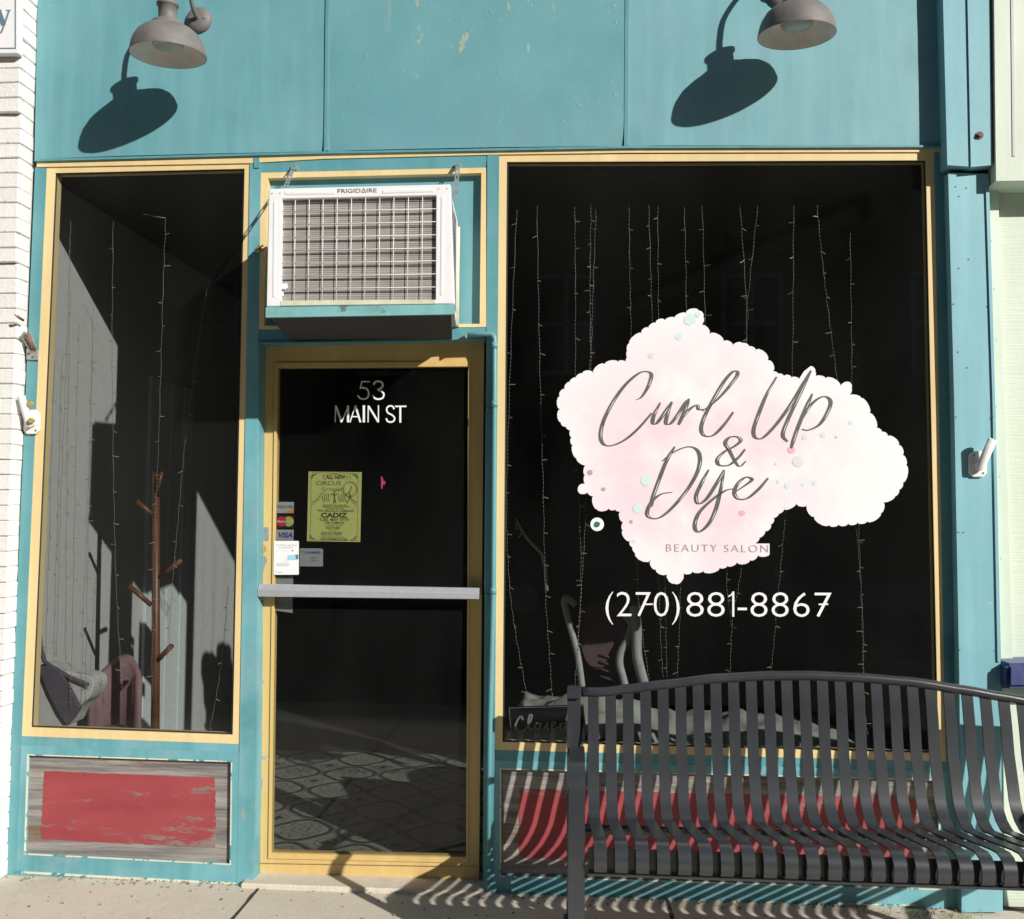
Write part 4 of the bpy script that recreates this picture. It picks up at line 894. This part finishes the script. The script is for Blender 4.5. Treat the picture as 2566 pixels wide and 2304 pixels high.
bg_ = emp('tote_bag', at(*k7(340, 690), .16), 'grey fabric tote bag slumped in the lower left corner of the narrow window', 'bag')
slab('bag_body', [k7(*p) for p in smoothp([(195, 340), (250, 318), (340, 340), (440, 372), (528, 392), (552, 440), (520, 520), (470, 560), (430, 620), (395, 682), (280, 690), (170, 690)], 3)], .13, .25, M['bag'], bg_, bev=.012, seg=3)
slab('bag_pocket', [k7(*p) for p in [(218, 335), (290, 322), (352, 352), (410, 460), (472, 575), (430, 640), (392, 682), (340, 610), (280, 490)]], .108, .1285, M['bag_dark'], bg_, bev=.004)
tube('bag_strap', [at(*p, .12) for p in (k7(230, 115), k7(240, 220), k7(262, 300), k7(300, 330), k7(400, 390), k7(520, 440))], .009, M['bag_dark'], bg_, n=8)

CHX = at(287, 1700, .5).x
pc = emp('upholstered_chair', (CHX, .50, .004), 'small mauve upholstered chair behind the coat stand', 'chair')
V = []; F = []; na = 18
zt = at(300, 1648, .5).z
for i in range(na+1):
    a = PI*(.10+.95*i/na); cx_, sx_ = math.cos(a), math.sin(a)
    for (rr, zz) in ((.085, .34), (.085, zt-.03), (.10, zt), (.115, zt-.03), (.115, .34)): V.append((CHX+rr*cx_, .50+rr*sx_, zz - .09*cx_*cx_*(1 if zz > .5 else 0)))
for i in range(na):
    for j in range(5): F.append((5*i+j, 5*i+(j+1) % 5, 5*(i+1)+(j+1) % 5, 5*(i+1)+j))
F += [(0, 1, 2, 3, 4), tuple(5*na+j for j in range(4, -1, -1))]
add('backrest', V, F, M['pink'], pc, smooth=True)
add('seat', *latheg([(.0, .455), (.06, .452), (.078, .435), (.080, .36), (.07, .34), (0, .34)], (CHX, .50, 0), 24), M['pink'], pc, smooth=True)
for (dx, dy) in ((-.06, -.06), (.06, -.06), (-.06, .06), (.06, .06)): tube('leg', [(CHX+dx, .5+dy, .345), (CHX+dx*1.25, .5+dy*1.25, .006)], .012, M['coatwood'], pc, n=8)

z9 = lambda x, y: (1220+x*.4417, 1500+y*.4417)
cl = emp('closed_sign', at(*z9(330, 815), .07), 'black Closed sign in the lower left corner of the wide window', 'sign')
slab('sign_board', [z9(120, 617), z9(548, 604), z9(570, 818), z9(136, 805)], .07, .078, M['signblack'], cl)
strokes('border_line', [([z9(126, 622), z9(545, 610)], 1), ([z9(126, 622), z9(142, 800)], 1), ([z9(142, 800), z9(562, 812)], 1)], .0695, M['chalk'], cl)
scr = [[(205, 690), (195, 668), (175, 690), (162, 725), (175, 752), (205, 752), (232, 730)], [(225, 735), (250, 690), (255, 660), (242, 665), (235, 710), (245, 745), (268, 735)], [(290, 705), (275, 720), (280, 743), (300, 735), (302, 712), (288, 706), (315, 712)], [(325, 740), (345, 705), (340, 730), (350, 748), (330, 750)], [(365, 730), (390, 712), (380, 700), (366, 722), (378, 748), (405, 730)], [(440, 705), (420, 712), (418, 742), (440, 742), (452, 690), (462, 650)], [(452, 690), (448, 730), (460, 750)]]
strokes('lettering', [([Vector(z9(*p)) for p in smoothp(P, 5)], lambda t, d: 1.6+3.2*abs(d.y)) for P in scr], .0692, M['chalk'], cl)

sc_ = emp('salon_chair', (.36, .85, .004), 'white framed salon chair with mauve back inside the wide window', 'chair')
cyy = .85
slab('backrest', [z9(*p) for p in smoothp([(520, 60), (640, 30), (780, 40), (835, 110), (815, 200), (770, 300), (740, 380), (600, 400), (540, 330), (512, 200)], 3)], cyy, cyy+.07, M['pink_shade'], sc_, bev=.01, seg=2)
tube('arm', smoothp([at(*z9(*p), cyy-.03) for p in ((790, 95), (822, 150), (800, 230), (762, 300), (752, 370), (770, 440), (785, 500))], 5), .019, M['chairwhite'], sc_, n=10)
tube('arm', smoothp([at(*z9(*p), cyy-.06) for p in ((835, 40), (848, 140), (850, 240), (852, 320), (868, 400), (888, 470), (900, 520))], 5), .024, M['chairwhite'], sc_, n=10)
tube('arm', smoothp([at(*z9(*p), cyy-.03) for p in ((505, 40), (460, 0), (440, 20), (470, 150), (510, 300), (530, 420), (540, 500))], 5), .016, M['chairwhite'], sc_, n=10)
b = MB(); 
for k in range(4): b.put(*tubeg([at(*z9(640, 320+40*k), cyy-.005), at(*z9(735, 345+42*k), cyy-.005)], .006, 6))
b.build('back_ribs', M['pink_shade'], sc_, smooth=True)
a = at(*z9(660, 640), cyy)
add('seat', *latheg([(0, a.z+.02), (.2, a.z+.02), (.235, a.z-.02), (.2, a.z-.09), (0, a.z-.09)], (a.x, cyy-.10, 0), 24), M['pink_shade'], sc_, smooth=True)
tube('pedestal', [(a.x, cyy-.1, a.z-.09), (a.x, cyy-.1, .03)], .03, M['galv'], sc_, n=12); add('base_disc', *latheg([(0, .045), (.2, .03), (.22, .006)], (a.x, cyy-.1, 0), 24), M['galv'], sc_)
tb = emp('dry_branch', at(1360, 1400, .3), 'thin dry pinkish branch inside the left of the wide window', 'branch')
tube('twig', [at(*z5(x, y), .30) for x, y in ((1725, 1270), (1745, 1310), (1770, 1360), (1820, 1420), (1880, 1480), (1900, 1560), (1910, 1700))], [.003, .005, .006, .007, .007, .008, .008], M['branch'], tb, n=6)
tube('twig', [at(*z5(x, y), .30) for x, y in ((1752, 1325), (1735, 1335), (1722, 1300))], .003, M['branch'], tb, n=6)
add('twig_stub', *tubeg([at(*z5(1765, 1350), .30), at(*z5(1745, 1385), .28)], .003, 6), M['branch'], tb)

# ------------------------------------------------------------------ bench
BX0, BX1 = .285, 2.12                                         # outer ends
RZ = [(.28, .789), (.37, .790), (.46, .803), (.58, .820), (.76, .845), (.93, .857), (1.085, .861), (1.25, .857), (1.41, .847), (1.59, .822), (1.71, .803), (1.80, .789), (1.92, .781), (2.14, .780)]
BY = -.25
def rail_z(x):
    for (a, b_) in zip(RZ, RZ[1:]):
        if x <= b_[0]: t = (x-a[0])/(b_[0]-a[0]); t = t*t*(3-2*t)*.35 + t*.65; return a[1]+(b_[1]-a[1])*t
    return RZ[-1][1]
bn = emp('park_bench', (1.07, -.5, 0), 'dark grey steel slat bench with arched back in front of the wide window', 'bench')
rp = [(BX0+.01 + (BX1-BX0-.02)*i/60, BY, 0) for i in range(61)]; rp = [(x, y, rail_z(x)) for x, y, _ in rp]
tube('top_rail', rp, .0165, M['bench'], bn, n=14)
prof0 = [(-.250, None), (-.281, .616), (-.305, .532), (-.319, .478), (-.334, .448), (-.358, .421), (-.394, .402), (-.410, .399), (-.428, .402), (-.60, .431), (-.755, .459), (-.797, .464), (-.822, .458), (-.838, .442), (-.843, .422), (-.840, .400), (-.827, .388), (-.807, .386)]
prof0 = [(-.25 + (y+.25)*(.560/.592), z_ if z_ is None or z_ > .5 else z_ - .010*max(0, (-y-.41)/.43)) for y, z_ in prof0]
def slat(x):
    zt_ = rail_z(x)-.010; P = [(y, zt_ if z_ is None else z_) for y, z_ in prof0]
    P = [P[0], ((P[0][0]+P[1][0])/2-.002, (P[0][1]+P[1][1])/2)] + P[1:]
    n = len(P); V = []; F = []
    hw, th = .0185, .0055
    for i, (y, z_) in enumerate(P):
        a = Vector(P[max(i-1, 0)]); c2 = Vector(P[min(i+1, n-1)]); t = (c2-a).normalized(); nr = Vector((-t.y, t.x))
        o_ = Vector((y, z_)) - nr*0; i_ = Vector((y, z_)) - nr*th if False else Vector((y, z_)) + nr*(-th)
        xs_ = x + .024*(BY-y)
        V += [(xs_-hw, o_.x, o_.y), (xs_+hw, o_.x, o_.y), (xs_+hw, i_.x, i_.y), (xs_-hw, i_.x, i_.y)]
    for i in range(n-1):
        for j in range(4): F.append((4*i+j, 4*i+(j+1) % 4, 4*i+4+(j+1) % 4, 4*i+4+j))
    F += [(0, 1, 2, 3), tuple(4*(n-1)+j for j in (3, 2, 1, 0))]
    o = add('slat', V, F, M['bench'], bn, smooth=True)
    for p in o.data.polygons: p.use_smooth = True
    o.data.set_sharp_from_angle(angle=math.radians(40))
nsl = 34; xs0 = .337; pitch = .0600
for i in range(nsl):
    x = xs0 + pitch*i
    if x < BX1-.06: slat(x)
x1s = BX1
# cross members under the seat
b = MB(); b.box(BX0+.03, BX1-.03, -.781, -.774, .378, .438); b.build('front_beam', M['bench'], bn)
tube('seat_rail', [(BX0+.02, -.415, .375), (BX1-.02, -.415, .375)], .016, M['bench'], bn, n=10)
box('lower_flat', BX0+.03, BX1-.03, -.800, -.757, .366, .3725, M['bench'], bn)
def strapframe(x, name, P, wd, th=.010):
    n = len(P); V = []; F = []
    for i, p in enumerate(P):
        a = Vector(P[max(i-1, 0)]); c2 = Vector(P[min(i+1, n-1)]); t = (c2-a).normalized(); nr = Vector((-t.y, t.x))
        o_ = Vector(p)+nr*th/2; i_ = Vector(p)-nr*th/2
        V += [(x-wd/2, o_.x, o_.y), (x+wd/2, o_.x, o_.y), (x+wd/2, i_.x, i_.y), (x-wd/2, i_.x, i_.y)]
    for i in range(n-1):
        for j in range(4): F.append((4*i+j, 4*i+(j+1) % 4, 4*i+4+(j+1) % 4, 4*i+4+j))
    F += [(0, 1, 2, 3), tuple(4*(n-1)+j for j in (3, 2, 1, 0))]
    o = add(name, V, F, M['bench'], bn, smooth=True); o.data.set_sharp_from_angle(angle=math.radians(40)); return o
sm2 = lambda P, k=5: [tuple(p) for p in smoothp(P, k)]
for x in (.270, BX1+.012):
    strapframe(x, 'back_post', [(BY+.004, .808), (BY+.002, .60), (BY-.0, .3), (BY+.03, .0)], .046)
    box('post_cap', x-.024, x+.024, BY-.022, BY+.014, rail_z(x)-.021, rail_z(x)+.021, M['bench'], bn, bev=.003)
    xx = x + (.012 if x < 1 else -.012)
    strapframe(xx, 'arm', sm2([(BY-.008, .592), (-.34, .618), (-.50, .645), (-.65, .661), (-.715, .655), (-.762, .620), (-.778, .56)]) + [(-.782, .45), (-.784, .2), (-.786, .0)], .048)
    strapframe(xx, 'seat_support', [(BY-.012, .385), (-.41, .365), (-.60, .385), (-.77, .402)], .030, .03)
    for yy in (BY+.03, -.785): box('foot_plate', x-.032, x+.032, yy-.035, yy+.035, .0, .007, M['bench'], bn)

for (x, y, r_, m) in ((2016, 1727, 4.5, 'rust'), (2012, 1733, 6, 'chipgrey'), (2235, 1722, 7, 'chipgrey'), (2244, 1729, 4, 'rust'), (1482, 1764, 6.5, 'chiptan'), (2100, 2074, 0, 'rust'), (2335, 1741, 3.5, 'chipgrey')):
    if r_: disc('paint_chip', x, y, r_, BY-.0035-(.03*max(0, y-1735)/200 if y > 1735 else .002), M[m], bn, n=9, wob=.3)
# ------------------------------------------------------------------ small debris
gr = MB()
for k in range(420):
    x = random.uniform(-2.0, 1.6); y = -abs(random.gauss(0, .03))-.004 if random.random() < .6 else random.uniform(-.6, -.02); r_ = random.uniform(.0015, .0042)
    if -.95 < x < -.1 and y > -.05: continue
    V, F = boxg(x-r_, x+r_, y-r_*.8, y+r_*.8, -.0005, r_*1.1); gr.put([(v[0]+random.uniform(-r_, r_)*.4, v[1], v[2]) for v in V], F)
gr.build('grit', M['dirt2'], kind='stuff', label='small grit and crumbs scattered along the foot of the shopfront', cat='grit')
def joint(xa, ya, yb, wd):
    n_ = 60; V = []; F = []
    for i in range(n_+1):
        y = ya+(yb-ya)*i/n_; h_ = wd*(.6+.5*mn.noise(Vector((xa*7, y*26, 2)))); c_ = xa+.004*mn.noise(Vector((1, y*12, xa)))
        V += [(c_-h_, y, .0006), (c_+h_, y, .0006)]
    for i in range(n_): F.append((2*i, 2*i+1, 2*i+3, 2*i+2))
    add('joint_dirt', V, F, M['dirt'], walk)
for i in range(5): joint(jx+(i-2)*1.52, -1.52, -.004, .0095)

# dry weeds by the pilaster
wd_ = MB()
for k in range(70):
    x = random.choice((random.gauss(1.42, .10), random.gauss(1.60, .05))); y = -.05-abs(random.gauss(0, .04)); h = random.uniform(.01, .035)
    d = Vector((random.uniform(-.03, .03), random.uniform(-.03, .02), h)); p = Vector((x, y, .0))
    wd_.put([p-Vector((.002, 0, 0)), p+Vector((.002, 0, 0)), p+d], [(0, 1, 2)])
wd_.build('dry_weeds', M['weed'], kind='stuff', label='dry weeds growing along the foot of the shopfront by the pilaster', cat='weeds')

# ------------------------------------------------------------------ across the street (seen in the glass)
fb = emp('far_building', (0, -17, 0), 'brown brick building with white windows across the street, seen only as a reflection', 'building')
box('brick_wall', -22, 22, -21, -17.2, -.17, 9.5, M['farbrick'], fb)
for i in range(9):
    x = -16+4*i
    wq = box('window', x-.65, x+.65, -17.19, -17.08, 4.4, 6.6, M['farwhite'], fb)
    for (xa, xb, za, zb) in ((x-.55, x-.05, 5.55, 6.5), (x+.05, x+.55, 5.55, 6.5), (x-.55, x-.05, 4.5, 5.45), (x+.05, x+.55, 4.5, 5.45)): box('pane', xa, xb, -17.085, -17.07, za, zb, M['dark'], wq)
    box('shop_opening', x-1.4, x+1.4, -17.19, -17.1, .3, 2.9, M['dark'], fb)
box('cornice', -22, 22, -17.19, -16.8, 9.2, 9.6, M['farwhite'], fb)
props(box('far_sidewalk', -60, 60, -17.0, -12.51, -.166, -.02, M['concrete']), kind='structure')

# a dark car parked on the far side of the street, seen only as a reflection in the glass
car = emp('parked_car', (.9, -10.9, -.14), 'dark saloon car parked across the street, seen only as a reflection', 'car')
M['carpaint'] = plain('dark_blue_car_paint', (.03, .04, .06), .2, bump=0, spec=.8); M['tyre'] = plain('black_tyre', (.02, .02, .02), .9)
cpx = [(-2.25, .30), (-2.28, .62), (-2.15, .80), (-1.2, .92), (-.55, 1.36), (.75, 1.40), (1.55, 1.0), (2.15, .92), (2.25, .60), (2.22, .30)]
V = [(.9+x, yy + (.16 if z_ > 1.0 and yy > -10.9 else (-.16 if z_ > 1.0 else 0))*-1, z_-.14) for yy in (-11.75, -10.05) for x, z_ in cpx]
n = len(cpx); add('body', V, [tuple(range(n)), tuple(range(2*n-1, n-1, -1))] + [(i, i+n, (i+1) % n+n, (i+1) % n) for i in range(n)], M['carpaint'], car, bev=.05, seg=3)
for xs in ([(-1.05, .94), (-.55, 1.28), (.02, 1.31), (.02, .94)], [(.10, .94), (.10, 1.31), (.68, 1.30), (1.25, .98)]):
    add('side_window', *prismg([Vector((.9+x, -10.045-.16*max(0, (z_-.94)/.42), z_-.14)) for x, z_ in xs], -10.3), M['dark'], car)
for x in (-1.38, 1.38):
    for ya, yb in ((-10.25, -10.03), (-11.77, -11.55)):
        wh = add('wheel', *tubeg([(.9+x, ya, .19), (.9+x, yb, .19)], .33, 28), M['tyre'], car)
        add('rim', *tubeg([(.9+x, yb-.01 if yb > -11 else ya+.01, .19), (.9+x, yb+.012 if yb > -11 else ya-.012, .19)], .21, 20), M['galv'], wh)
for x in (-2.2, 2.2): box('lamp_cluster', .9+x-.08, .9+x+.08, -10.35, -10.035, .50, .62, M['lamp_in'], car)
